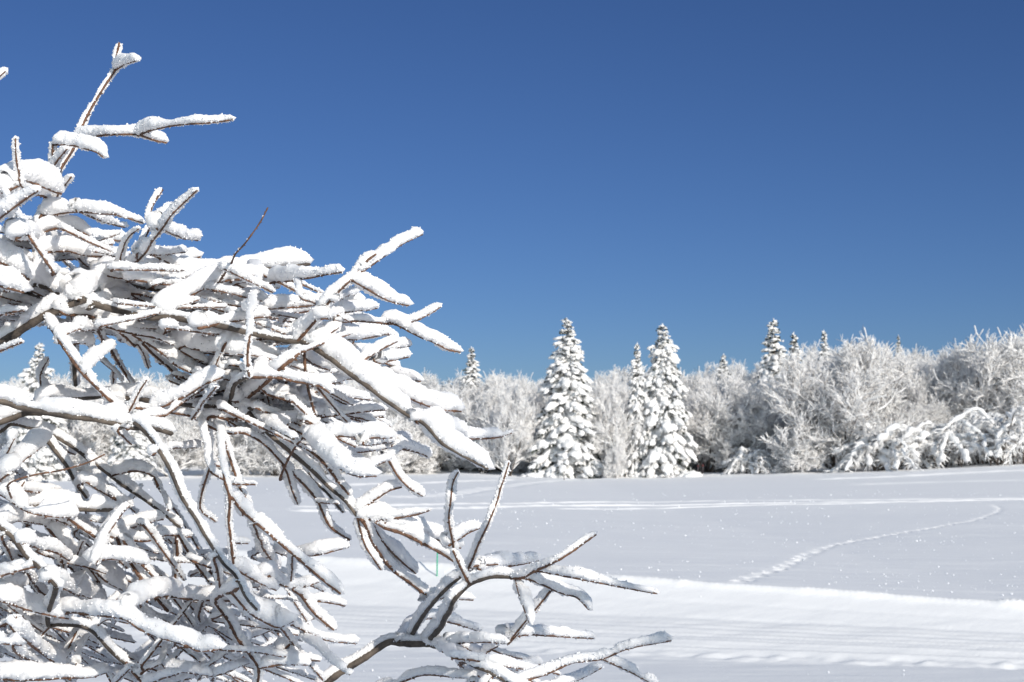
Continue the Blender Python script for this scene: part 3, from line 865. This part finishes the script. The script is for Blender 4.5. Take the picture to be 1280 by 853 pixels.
 (1.8, 2.0, 1.2, 1.5, [(10, 606), (42, 595), (75, 589), (107, 580), (130, 569)]),
 (1.85, 2.3, 1.3, 24, [(-60, 640), (0, 600), (22, 582), (47, 562), (64, 546)]),
 (1.85, 1.7, 1.0, 11, [(-15, 610), (7, 570), (15, 552), (22, 540)]),
 (2.0, 1.8, 1.2, 9, [(15, 628), (19, 619), (30, 602)]),
 (2.1, 2.0, 1.3, 13, [(20, 614), (40, 614), (77, 616)]),
 (2.0, 3.6, 3.0, 22, [(20, 634), (60, 632), (97, 636), (142, 637)]),
 (1.85, 2.0, 1.2, 20, [(-10, 612), (10, 624), (35, 640), (66, 646), (95, 646)]),
 (2.05, 2.6, 1.8, 9, [(108, 572), (114, 582), (122, 602), (140, 620), (148, 632)]),
 (2.1, 2.0, 1.2, 16, [(140, 594), (152, 591), (175, 590), (193, 597)]),
 (2.1, 1.9, 1.2, 8, [(148, 540), (154, 545), (164, 555)]),
 (1.9, 2.6, 1.6, 18, [(158, 538), (172, 530), (187, 521), (206, 519)]),
 (1.9, 1.8, 1.1, 11, [(160, 515), (166, 507), (175, 490), (184, 475)]),
 (1.9, 1.8, 1.1, 12, [(120, 705), (136, 668), (152, 642), (161, 633)]),
 (2.1, 2, 1.2, 8, [(200, 612), (205, 620), (211, 637)]),
 (1.95, 2.2, 1.2, 24, [(190, 515), (200, 510), (237, 494), (257, 481), (277, 471)]),
 (2.0, 2.0, 1.2, 10, [(205, 520), (215, 514), (247, 491), (270, 477)]),
 (1.8, 1.7, 1.1, 3, [(240, 524), (242, 521), (257, 500), (269, 484)]),
 (1.95, 2.3, 1.6, 1, [(350, 600), (365, 566), (374, 553), (384, 543)]),
 (1.9, 3.4, 3.0, 10, [(325, 524), (337, 531), (352, 539), (367, 547)]),
 (2.1, 3.0, 2.4, 14, [(262, 520), (277, 522), (308, 525)]),
 (2.1, 2.2, 1.2, 14, [(340, 536), (356, 531), (386, 521)]),
 (2.1, 2.2, 1.2, 13, [(335, 494), (354, 500), (380, 510), (407, 519)]),
 (2.2, 2.2, 1.2, 13, [(350, 492), (370, 496), (395, 502), (421, 510)]),
 (2.2, 2.0, 1.2, 9, [(322, 480), (331, 486), (350, 500)]),
 (2.15, 2.0, 1.2, 16, [(295, 502), (315, 500), (341, 499)]),
 (2.2, 2.0, 1.2, 14, [(306, 518), (321, 512), (345, 502)]),
 (1.85, 2.8, 1.9, 6, [(272, 530), (275, 542), (277, 572), (281, 602), (287, 624), (286, 652), (289, 677), (292, 711)]),
 (1.95, 2.4, 1.8, 6, [(275, 535), (277, 544), (292, 587), (300, 610), (311, 633)]),
 (1.95, 2.2, 1.3, 9, [(250, 525), (252, 535), (257, 562), (262, 587), (275, 597), (292, 605), (320, 606)]),
 (2.0, 2.2, 1.3, 6, [(256, 528), (259, 537), (267, 577), (277, 584)]),
 (1.9, 2.8, 1.8, 15, [(286, 620), (290, 625), (305, 640), (335, 665), (367, 694), (385, 710), (405, 727), (426, 742)]),
 (2.0, 1.9, 1.3, 5, [(262, 588), (260, 593), (250, 635), (270, 652)]),
 (2.1, 1.9, 1.2, 11, [(190, 570), (205, 564), (227, 559), (248, 560)]),
 (2.1, 2.0, 1.2, 12, [(352, 580), (359, 592), (366, 612), (373, 630)]),
 (2.05, 2.4, 1.6, 12, [(368, 594), (380, 607), (397, 627), (402, 636), (404, 640), (415, 660), (437, 675)]),
 (2.05, 1.9, 1.1, 6, [(396, 627), (408, 629), (422, 630)]),
 # right of the middle
 (1.95, 2.2, 1.2, 24, [(385, 550), (424, 546), (455, 547), (490, 547)]),
 (1.9, 2.2, 1.2, 28, [(388, 552), (410, 575), (428, 588), (446, 595), (470, 595)]),
 (2.0, 1.8, 1.1, 13, [(440, 592), (471, 581), (487, 574), (502, 562)]),
 (2.05, 2.0, 1.1, 12, [(484, 572), (489, 582), (497, 596), (512, 611), (529, 621)]),
 (2.0, 2.3, 1.2, 16, [(446, 642), (467, 626), (487, 614), (503, 610)]),
 (2.1, 2.0, 1.2, 14, [(470, 652), (490, 648), (507, 646), (522, 644), (538, 639)]),
 (2.05, 2.0, 1.2, 9, [(567, 690), (561, 652), (564, 625), (566, 605), (572, 591)]),
 (2.0, 2.4, 1.3, 26, [(400, 437), (430, 455), (470, 478), (509, 497), (530, 506), (552, 513), (577, 514)]),
 (2.15, 2.0, 1.1, 20, [(520, 528), (545, 536), (572, 545), (592, 549), (620, 548), (640, 542)]),
 (2.2, 2.0, 1.2, 14, [(395, 490), (415, 497), (442, 511), (461, 517)]),
 (2.25, 2.0, 1.2, 15, [(390, 520), (416, 520), (456, 521)]),
 (2.3, 2.0, 1.2, 13, [(440, 524), (462, 522), (480, 521)]),
 (2.15, 2.0, 1.2, 14, [(400, 484), (417, 479), (432, 475), (447, 475)]),
 (2.15, 2.0, 1.2, 13, [(405, 445), (421, 454), (447, 473)]),
 (2.25, 1.9, 1.2, 12, [(455, 557), (482, 554), (512, 550)]),
 (2.3, 1.9, 1.2, 13, [(490, 560), (514, 564), (537, 571)]),
 (2.3, 1.9, 1.2, 17, [(490, 468), (505, 474), (525, 476)]),
 (2.05, 1.4, 1.0, 2, [(529, 532), (534, 526), (541, 519)]),
 # lower right spray
 (1.95, 2.2, 1.2, 7, [(584, 715), (588, 706), (597, 682), (610, 655), (622, 627), (626, 610), (635, 579)]),
 (2.1, 1.8, 1.1, 17, [(560, 682), (576, 672), (587, 666), (601, 660)]),
 (1.95, 2.4, 1.6, 7, [(587, 731), (576, 710), (567, 690)]),
 (2.1, 2.6, 1.4, 9, [(582, 711), (600, 707), (622, 706)]),
 (2.2, 2.2, 1.2, 16, [(600, 712), (630, 708), (655, 704), (672, 700)]),
 (2.0, 2.0, 1.1, 11, [(660, 716), (675, 715), (707, 721), (740, 727), (775, 734), (822, 742)]),
 (2.1, 1.9, 1.0, 13, [(652, 722), (669, 727), (702, 741), (722, 747), (737, 762)]),
 (2.05, 1.0, 0.8, 17, [(644, 724), (650, 745), (662, 778)]),
 (2.1, 2.0, 1.1, 8, [(636, 802), (644, 796), (660, 777), (672, 762), (682, 750)]),
 (2.15, 2.0, 1.1, 13, [(630, 796), (645, 795), (670, 793), (702, 796), (743, 799)]),
 (2.0, 2.3, 1.1, 13, [(610, 860), (650, 852), (687, 840), (715, 829), (752, 824), (782, 812), (815, 805), (839, 800)]),
 (2.05, 1.9, 1.0, 12, [(752, 824), (765, 829), (790, 842), (820, 858)]),
 (2.1, 1.9, 1.1, 13, [(680, 866), (717, 852), (735, 844), (752, 835)]),
 (2.1, 1.9, 1.1, 14, [(610, 842), (640, 839), (675, 831)]),
 (2.0, 2.2, 1.2, 14, [(554, 815), (561, 811), (578, 804), (605, 802), (632, 804)]),
 (2.1, 2.2, 1.2, 12, [(560, 800), (576, 807), (603, 823), (616, 838)]),
 (2.05, 1.6, 1.0, 9, [(606, 822), (612, 814), (623, 808)]),
 (2.2, 2.0, 1.2, 11, [(470, 862), (505, 852), (530, 844), (565, 846), (593, 848)]),
 (2.1, 3.0, 2.0, 11, [(480, 660), (511, 671), (540, 685), (565, 700), (577, 706)]),
 (2.0, 2.2, 1.2, 21, [(447, 646), (464, 650), (492, 657), (530, 669), (576, 686)]),
 (2.1, 2.2, 1.2, 17, [(455, 648), (466, 657), (485, 685), (505, 705), (519, 717)]),
 (2.15, 3.0, 2.0, 14, [(456, 655), (469, 686), (487, 710), (510, 727), (541, 746), (575, 735)]),
 (2.0, 1.9, 1.1, 14, [(447, 648), (456, 681), (465, 697), (476, 713)]),
 (2.2, 1.9, 1.1, 12, [(535, 752), (550, 749), (592, 751)]),
 (2.3, 2, 1.2, 12, [(500, 800), (530, 775), (560, 778), (600, 790)]),
 # lower left tangle
 (1.9, 2.0, 1.2, 22, [(-20, 664), (11, 655), (25, 651), (57, 656)]),
 (1.85, 4.2, 3.0, 9, [(-40, 620), (0, 659), (15, 672), (32, 694), (47, 707), (70, 733)]),
 (1.85, 2.0, 1.2, 14, [(0, 722), (11, 716), (30, 707), (51, 701)]),
 (1.8, 2.0, 1.2, 20, [(-70, 745), (0, 736), (32, 732)]),
 (1.8, 2.6, 1.3, 22, [(-60, 735), (0, 750), (30, 761), (62, 770), (86, 774)]),
 (1.9, 2.0, 1.2, 7, [(5, 752), (12, 757), (37, 779), (55, 792), (68, 799)]),
 (1.9, 1.7, 1.0, 10, [(50, 797), (54, 792), (64, 783), (75, 775)]),
 (1.75, 2.0, 1.3, 24, [(-70, 800), (0, 805), (28, 806)]),
 (1.75, 3.0, 2.2, 3, [(-40, 795), (0, 782), (21, 770)]),
 (1.75, 2.6, 1.3, 22, [(-70, 845), (0, 849), (60, 849), (107, 847), (133, 842)]),
 (1.95, 2.6, 1.6, 20, [(20, 792), (36, 804), (55, 819), (77, 833)]),
 (2.05, 2.6, 1.8, 12, [(15, 810), (29, 821), (57, 832)]),
 (1.95, 4.0, 2.6, 12, [(60, 778), (75, 781), (110, 787), (135, 812), (157, 830)]),
 (1.85, 2.4, 1.3, 21, [(80, 768), (95, 767), (127, 770), (155, 774), (175, 787), (200, 797), (232, 807), (250, 814), (278, 811)]),
 (1.85, 1.6, 1.0, 9, [(150, 773), (152, 762), (157, 746)]),
 (2.0, 1.8, 1.1, 12, [(116, 788), (122, 782), (135, 775), (160, 780)]),
 (2.1, 1.9, 1.2, 7, [(96, 832), (97, 827), (102, 810), (113, 794)]),
 (2.1, 1.9, 1.2, 7, [(80, 826), (85, 821), (101, 801)]),
 (2.1, 1.8, 1.2, 7, [(85, 815), (87, 806), (95, 790)]),
 (2.05, 2.2, 1.3, 24, [(60, 728), (90, 740), (110, 747), (126, 755)]),
 (1.95, 2.0, 1.2, 17, [(115, 702), (129, 700), (150, 700), (183, 706)]),
 (2.0, 2.2, 1.3, 17, [(130, 668), (137, 670), (180, 677), (210, 670), (240, 671)]),
 (2.05, 2.0, 1.2, 14, [(130, 668), (139, 666), (162, 660), (204, 649)]),
 (2.1, 3.2, 2.4, 8, [(150, 680), (166, 707), (187, 735), (211, 763)]),
 (1.9, 2.4, 1.3, 22, [(160, 762), (175, 755), (195, 747), (213, 746), (237, 750), (270, 752), (300, 752)]),
 (1.9, 1.5, 1.0, 7, [(207, 748), (209, 738), (213, 726)]),
 (2.0, 2.2, 1.3, 17, [(76, 678), (82, 687), (96, 698), (110, 710), (123, 726)]),
 (2.1, 1.9, 1.2, 24, [(120, 716), (132, 727), (152, 738)]),
 (2.0, 1.5, 1.0, 5, [(94, 697), (98, 690), (104, 677)]),
 (2.1, 1.5, 1.0, 5, [(93, 732), (97, 728), (106, 716)]),
 (2.0, 2.0, 1.2, 16, [(30, 680), (40, 684), (65, 690), (88, 701)]),
 (2.2, 1.8, 1.2, 8, [(75, 692), (77, 702), (81, 722)]),
 (2.1, 2.0, 1.2, 14, [(62, 645), (72, 650), (90, 656), (105, 662), (113, 673)]),
 (2.05, 2.2, 1.6, 7, [(180, 838), (200, 829), (206, 815), (215, 803)]),
 (1.9, 2.6, 1.8, 8, [(158, 828), (164, 837), (182, 856)]),
 (1.95, 1.7, 1.1, 6, [(140, 855), (147, 850), (166, 832)]),
 (2.2, 2.2, 1.5, 8, [(2, 672), (6, 681), (17, 702)]),
 (2.2, 2.2, 1.5, 8, [(25, 708), (32, 717), (48, 736)]),
 # lower middle tangle
 (2.2, 2.6, 2.0, 7, [(220, 668), (221, 690), (220, 724)]),
 (2.1, 2.3, 1.5, 9, [(222, 668), (227, 676), (247, 710), (264, 732)]),
 (2.0, 2.4, 1.7, 7, [(268, 700), (271, 712), (275, 738)]),
 (2.15, 2.0, 1.2, 13, [(317, 655), (321, 665), (330, 687), (347, 712)]),
 (2.15, 1.5, 1.0, 6, [(333, 698), (340, 692), (350, 690)]),
 (2.0, 1.8, 1.2, 9, [(367, 694), (366, 706), (365, 726)]),
 (1.95, 1.6, 1.0, 8, [(288, 676), (295, 678), (311, 679)]),
 (2.0, 2.0, 1.1, 18, [(292, 709), (301, 715), (320, 726), (346, 738)]),
 (2.05, 2.0, 1.1, 15, [(335, 720), (345, 727), (366, 735), (390, 730), (413, 720)]),
 (2.0, 2.0, 1.1, 16, [(345, 690), (370, 696), (392, 694), (412, 690), (436, 685)]),
 (2.0, 2.2, 1.2, 30, [(290, 742), (310, 764), (327, 775), (347, 784), (366, 777)]),
 (2.0, 2.2, 1.2, 10, [(340, 777), (362, 781), (385, 792), (412, 801), (446, 804)]),
 (2.0, 3.0, 2.0, 12, [(270, 750), (285, 776), (297, 800), (312, 820), (322, 836), (321, 858)]),
 (2.0, 1.9, 1.1, 16, [(322, 836), (335, 834), (355, 831), (386, 831)]),
 (2.1, 1.9, 1.2, 9, [(344, 778), (350, 786), (368, 808)]),
 (2.05, 2.0, 1.2, 13, [(355, 815), (367, 820), (385, 825), (401, 826)]),
 (2.15, 2.3, 1.4, 13, [(375, 740), (390, 762), (405, 777), (418, 788)]),
 (2.1, 2.0, 1.2, 11, [(365, 738), (385, 749), (405, 752), (430, 758)]),
 (2.1, 1.9, 1.1, 10, [(365, 736), (380, 731), (398, 724)]),
 (1.95, 2.0, 1.2, 10, [(380, 800), (399, 812), (417, 830), (436, 843)]),
 (2.0, 2.0, 1.2, 14, [(210, 838), (227, 840), (266, 844)]),
 (2.1, 2.4, 1.4, 8, [(255, 834), (264, 829), (288, 813)]),
 (2.15, 2.0, 1.2, 12, [(280, 842), (295, 835), (311, 829)]),
 (1.9, 2.2, 1.3, 12, [(180, 856), (200, 849), (223, 842)]),
]

SHRUB_BASE = unproj(-330, 1500, 2.1); SHRUB_BASE[2] = 0.0
shrub_zero = np.array([SHRUB_BASE[0], SHRUB_BASE[1], gz(SHRUB_BASE[0], SHRUB_BASE[1])])

class Br: pass
def make_branches():
    """turn every traced line into a path with a depth of its own, rooted on a thicker one"""
    g = random.Random(3)
    order = sorted(range(len(TR)), key=lambda i: (-round(TR[i][1]), i))
    done, pool = [], []            # pool rows: px, py, depth
    for i in order:
        d, r0, r1, sn, pts = TR[i]
        pts = [tuple(map(float, p)) for p in pts]
        root, link = None, 1e9
        if pool:
            A = np.concatenate(pool)
            for e, P in enumerate((pts[0], pts[-1])):
                dist = np.hypot(A[:, 0] - P[0], A[:, 1] - P[1]) + np.abs(A[:, 2] - d) * 25 + (0 if e == 0 else 14)
                k = int(dist.argmin())
                if dist[k] < link: link, root, end = dist[k], A[k], e
            if end == 1 and link < 45 and pts[-1][0] < pts[0][0]: pts = pts[::-1]
        off = i < 30 and pts[0][0] < -100
        P3 = []
        n = len(pts)
        slope = g.uniform(-.05, .11) * (1.5 if r0 < 3 else .6)
        L = np.concatenate([[0], np.cumsum([math.dist(a, b) for a, b in zip(pts[:-1], pts[1:])])])
        dd0 = d
        if root is not None and not off:
            dd0 = root[2] if link < 30 else d
        dep = dd0 + (d - dd0) * np.clip(L / 60, 0, 1) + slope * L / 100
        P3 = [(x, y, z) for (x, y), z in zip(pts, dep)]
        pre = 0
        if root is not None and not off and 3 < math.dist(root[:2], pts[0]) < 90 and pts[0][0] > -40:
            P3 = [(root[0], root[1], root[2] + .004)] + P3; pre = 1
        b = Br(); b.i = i; b.px = np.array(P3); b.r0, b.r1, b.sn = r0 * (.72 if r0 < 3.3 else .86), r1 * .8, sn; b.d = float(np.mean(dep)); b.len = L[-1]; b.pre = pre
        done.append(b)
        pool.append(catmull(b.px, 4.0))
    return done, np.concatenate(pool)
BR, POOL = make_branches()

def inside(poly, x, y):
    c = False
    for (x0, y0), (x1, y1) in zip(poly, poly[1:] + poly[:1]):
        if (y0 > y) != (y1 > y) and x < (x1 - x0) * (y - y0) / (y1 - y0) + x0: c = not c
    return c
MASSES = [
    ([(-120, 270), (60, 275), (150, 290), (250, 328), (395, 336), (470, 385), (500, 410), (520, 450), (470, 470), (400, 440), (300, 470), (220, 440), (100, 420), (-120, 420)], 95),
    ([(200, 450), (320, 440), (420, 460), (480, 500), (500, 560), (450, 590), (380, 580), (300, 540), (210, 500)], 55),
    ([(-120, 540), (60, 600), (200, 600), (250, 640), (320, 680), (400, 720), (420, 800), (400, 870), (-120, 890)], 74),
    ([(560, 800), (640, 800), (700, 840), (700, 880), (560, 870)], 6),
]
def make_fill():
    """the deeper layers of the same shrub: more twigs running the way their neighbours run"""
    g = random.Random(9); out = []
    segs = []
    for b in BR:
        p = b.px[b.pre:, :2]; v = np.diff(p, axis=0); m = (p[1:] + p[:-1]) / 2
        segs.append(np.hstack([m, v / (np.linalg.norm(v, axis=1, keepdims=True) + 1e-9)]))
    S = np.concatenate(segs)
    for poly, n in MASSES:
        k = 0; tries = 0
        bx = [p[0] for p in poly]; by = [p[1] for p in poly]
        n = n + int(n * 1.0)
        while k < n and tries < 9000:
            tries += 1
            x, y = g.uniform(min(bx), max(bx)), g.uniform(min(by), max(by))
            if not inside(poly, x, y): continue
            d2 = np.hypot(S[:, 0] - x, S[:, 1] - y); w = np.argsort(d2)[:6]
            v = S[w[g.randrange(6)], 2:]
            a = math.atan2(v[1], v[0]) + g.gauss(0, .15)
            if g.random() < .65: a = R(g.uniform(5, 48)) if y > 520 else R(g.uniform(-28, 30))
            L = g.uniform(65, 150)
            pts = [(x, y)]; ok = True
            for s in range(4):
                a += g.gauss(0, .05)
                x += math.cos(a) * L / 4; y += math.sin(a) * L / 4
                pts.append((x, y))
            if not inside(poly, *pts[-1]): continue
            d = g.uniform(1.95, 2.75)
            b = Br(); rt = POOL[np.argmin(np.hypot(POOL[:, 0] - pts[0][0], POOL[:, 1] - pts[0][1]))]
            P3 = [(p[0], p[1], d + .02 * j) for j, p in enumerate(pts)]
            if math.dist(rt[:2], pts[0]) < 60: P3 = [tuple(rt)] + P3
            b.i = -1; b.px = np.array(P3); b.pre = 0; b.r0, b.r1 = g.uniform(1.4, 2.2), .9
            steep = abs(math.sin(a)); b.sn = g.uniform(8, 17) * (1 - .6 * steep); b.d = d; b.len = L
            if k % 2:                                # the finest side shoots, only rimed
                b.r0, b.r1, b.sn = g.uniform(1.1, 1.7), .7, g.uniform(3.5, 8.5)
            out.append(b); k += 1
    return out
FILL = make_fill()

WIND0 = np.array([-0.16, 0.42, 1.0])            # snow lies on top and, drifted, on the far side
NA = 22
CR_V = np.array([(1, 0, 0), (-1, 0, 0), (0, 1, 0), (0, -1, 0), (0, 0, 1), (0, 0, -1)], float)
CR_F = np.array([(0, 2, 4), (2, 1, 4), (1, 3, 4), (3, 0, 4), (2, 0, 5), (1, 2, 5), (3, 1, 5), (0, 3, 5)])
def branch_geo(b, wood, snow, seed):
    ng = np.random.default_rng(seed)
    C = catmull(b.px, 1.6)
    P = np.array([unproj(*c) for c in C]) - shrub_zero
    n = len(P)
    s = np.concatenate([[0], np.cumsum(np.linalg.norm(np.diff(P, axis=0), axis=1))])
    pxm = C[:, 2] / F                                  # metres per photo pixel at that depth
    # slight natural crookedness
    P = P + np.stack([vnoise(np.stack([s * 22 + seed * 3.1, s * 0 + k * 9.7, s * 0], 1)) for k in range(3)], 1) * .0016
    t = s / s[-1]
    r = (b.r0 + (b.r1 - b.r0) * t) * pxm
    thin = b.r0 < 2.7
    nodes = np.maximum(0, np.sin(s * 2 * math.pi / .026 + seed)) ** 6
    rw = r * (1 + (.30 if thin else .07) * nodes + .10 * vnoise(np.stack([s * 160, s * 0 + seed, s * 0], 1)))
    tube(wood, P, rw, 9, m=0 if not thin else 1)
    if thin:                                           # buds, alternating along the twig
        T, U, V, _ = frames(P, np.array((.3, .2, .93)))
        q = .012
        while q < s[-1] - .006:
            i = int(np.searchsorted(s, q)); a = ng.uniform(0, 6.28)
            d = unit(T[i] * .8 + math.cos(a) * U[i] + math.sin(a) * V[i])
            tube(wood, np.array([P[i], P[i] + d * r[i] * 1.5, P[i] + d * (r[i] * 2.2 + .0012)]), np.array([r[i] * .75, r[i] * .7, r[i] * .2]), 5, m=1)
            q += ng.uniform(.012, .022)
    if b.sn < .6: return
    # ---- snow
    C2 = C; ext = 3
    tz = abs((P[-1] - P[0])[2]) / (np.linalg.norm(P[-1] - P[0]) + 1e-9)
    T, U, V, hz = frames(P, unit(WIND0 + np.array([0, 1.5, 0]) * max(0, tz - .35)))
    steep = np.clip(1 - hz, 0, 1)
    if b.sn <= 2:                                      # nearly bare twig: separate dabs
        q = ng.uniform(.01, .03)
        iv, itf = ICO2
        while q < s[-1]:
            i = int(np.searchsorted(s, q)); 
            v = iv * (1 + .3 * vnoise(iv * 2.3 + q * 900))[:, None] * np.array([1, 1, .9]) * r[i] * ng.uniform(1.2, 2.2)
            snow.add(P[min(i, n - 1)] + U[min(i, n - 1)] * r[min(i, n - 1)] * .8 + v, t=itf)
            q += ng.uniform(.015, .05)
        return
    h = b.sn * pxm * (1.10 - .28 * t) * (.90 + .30 * vnoise(np.stack([s * 16 + seed * 1.7, s * 0, s * 0], 1)) + .10 * vnoise(np.stack([s * 45 + seed * 5.3, s * 0 + 3, s * 0], 1)))
    # places where some of the load has dropped off
    for _ in range(ng.poisson(s[-1] / .30)):
        q, wq = ng.uniform(0, s[-1]), ng.uniform(.006, .016)
        h = h * (1 - ng.uniform(.25, .75) * np.exp(-((s - q) / wq) ** 4))
    h = np.maximum(h, 2.4 * pxm)
    # rounded ends
    e0 = .010 + .25 * b.sn * pxm; e1 = .72 * b.sn * pxm + .004
    f0 = np.sqrt(np.clip(1 - (1 - np.clip(s / e0, 0, 1)) ** 2, .02, 1))
    sr = (s[-1] - s)
    f1 = np.sqrt(np.clip(1 - (1 - np.clip((sr + .15 * e1) / e1, 0, 1)) ** 2, .05, 1))
    h = h * f0 * f1
    wd = (.45 * h + r * 1.0 + .0010) * (1 + .12 * vnoise(np.stack([s * 40, s * 0 + seed, s * 0 + 5], 1)))
    wd = np.minimum(wd, .55 * h + r * 1.3 + .001)
    low = -r * .30                              # how far the snow reaches below the wood's middle
    cu = (h + r - low) * .5; ru = (h + r + low) * .5
    a = np.arange(NA) / NA * 2 * np.pi
    ca, sa = np.cos(a), np.sin(a)
    cx = np.sign(ca) * np.abs(ca) ** .86
    sy = np.where(sa > 0, np.abs(sa) ** .9, -np.abs(sa) ** .75)
    off = cu[:, None] + ru[:, None] * sy[None, :]
    W = P[:, None] + U[:, None] * off[:, :, None] + V[:, None] * (wd[:, None] * cx[None, :])[:, :, None]
    ctr = P + U * cu[:, None]
    D = W - ctr[:, None]
    D = D / (np.linalg.norm(D, axis=2, keepdims=True) + 1e-9)
    flat = W.reshape(-1, 3) + seed * .37
    big = fbm(flat * 75, 2).reshape(n, NA)
    fine = fbm(flat * 330, 3).reshape(n, NA)
    spike = np.maximum(vnoise(flat * 620 + 9).reshape(n, NA) - .25, 0)
    edge = 1.0 - .55 * np.clip(sa, 0, 1)[None, :]       # rime crystals stick out at the sides and below
    amp = np.minimum(h, .02)[:, None]
    W = W + D * ((amp * .15 * big + .0012 * fine) + .0042 * spike * edge)[:, :, None]
    v = np.concatenate([W.reshape(-1, 3), ctr[:1] - T[:1] * .001, ctr[-1:] + T[-1:] * (e1[-1] * .35)])
    i = np.arange(NA); j = (i + 1) % NA
    tt = np.concatenate([np.stack([j, i, np.full(NA, n * NA)], -1), np.stack([(n - 1) * NA + i, (n - 1) * NA + j, np.full(NA, n * NA + 1)], -1)])
    snow.add(v, ring_faces(n, NA), tt)
    # loose crumbs and crystals clinging to the sides
    m = int(s[-1] * 850)
    k = ng.integers(0, n, m * 2); aa = ng.integers(0, NA, m * 2)
    keep = (sa[aa] < .55) | (ng.random(m * 2) < .30)
    k, aa = k[keep][:m], aa[keep][:m]; m = len(k)
    sz = .0006 + .0014 * ng.random(m) ** 2
    c = W[k, aa] + D[k, aa] * (sz * .3)[:, None]
    v = c[:, None] + CR_V[None] * (1 + .45 * (ng.random((m, len(CR_V), 1)) - .5)) * sz[:, None, None]
    snow.add(v.reshape(-1, 3), t=(CR_F[None] + (np.arange(m) * len(CR_V))[:, None, None]).reshape(-1, 3), m=1)

shrub = thing('snowy_shrub', 'large bare shrub with snow-laden brown twigs filling the left half, close to the viewer', 'shrub', tuple(shrub_zero))
trunkmb, trunksn = MB(), MB()
for k, (tx, ty, td) in enumerate(((-330, 640, 2.0), (-250, 520, 1.85), (-250, 600, 2.0), (-210, 600, 2.0), (-150, 1480, 2.0))):
    e = unproj(tx, ty, td) - shrub_zero
    b0 = np.array([.05 * math.cos(k * 1.9), .05 * math.sin(k * 1.9), -.25])
    mid = b0 * .5 + e * .5 + np.array([-.06 - .03 * k, .05, .08])
    pp = catmull(np.array([b0, b0 * .75 + e * .25 + np.array([-.05, .02, .05]), mid, e]), .02)
    tube(trunkmb, pp, np.linspace(.024, .0105, len(pp)), 12)
to = trunkmb.build('trunk', M_BARK, shrub)

main = [b for b in BR if b.r0 >= 2.1]
twigs = sorted([b for b in BR if b.r0 < 2.1], key=lambda b: -(b.len * (b.sn + 4)))
rest = twigs[100:] + FILL
main = main[:100]; twigs = twigs[:100]
sd_ = 0
for kind, lst in (('branch', main), ('twig', twigs)):
    for b in lst:
        sd_ += 1
        w, s_ = MB(), MB()
        branch_geo(b, w, s_, sd_)
        o = w.build(kind, [M_BARK, M_TWIG], shrub)
        if s_.n: s_.build('snow', [M_SNOW, M_RIME], o)
w, s_ = MB(), MB()
for b in rest:
    sd_ += 1
    branch_geo(b, w, s_, sd_)
o = w.build('fine_twigs', [M_BARK, M_TWIG], shrub); tag(o, kind='stuff')
o2 = s_.build('snow', [M_SNOW, M_RIME], o); tag(o2, kind='stuff')
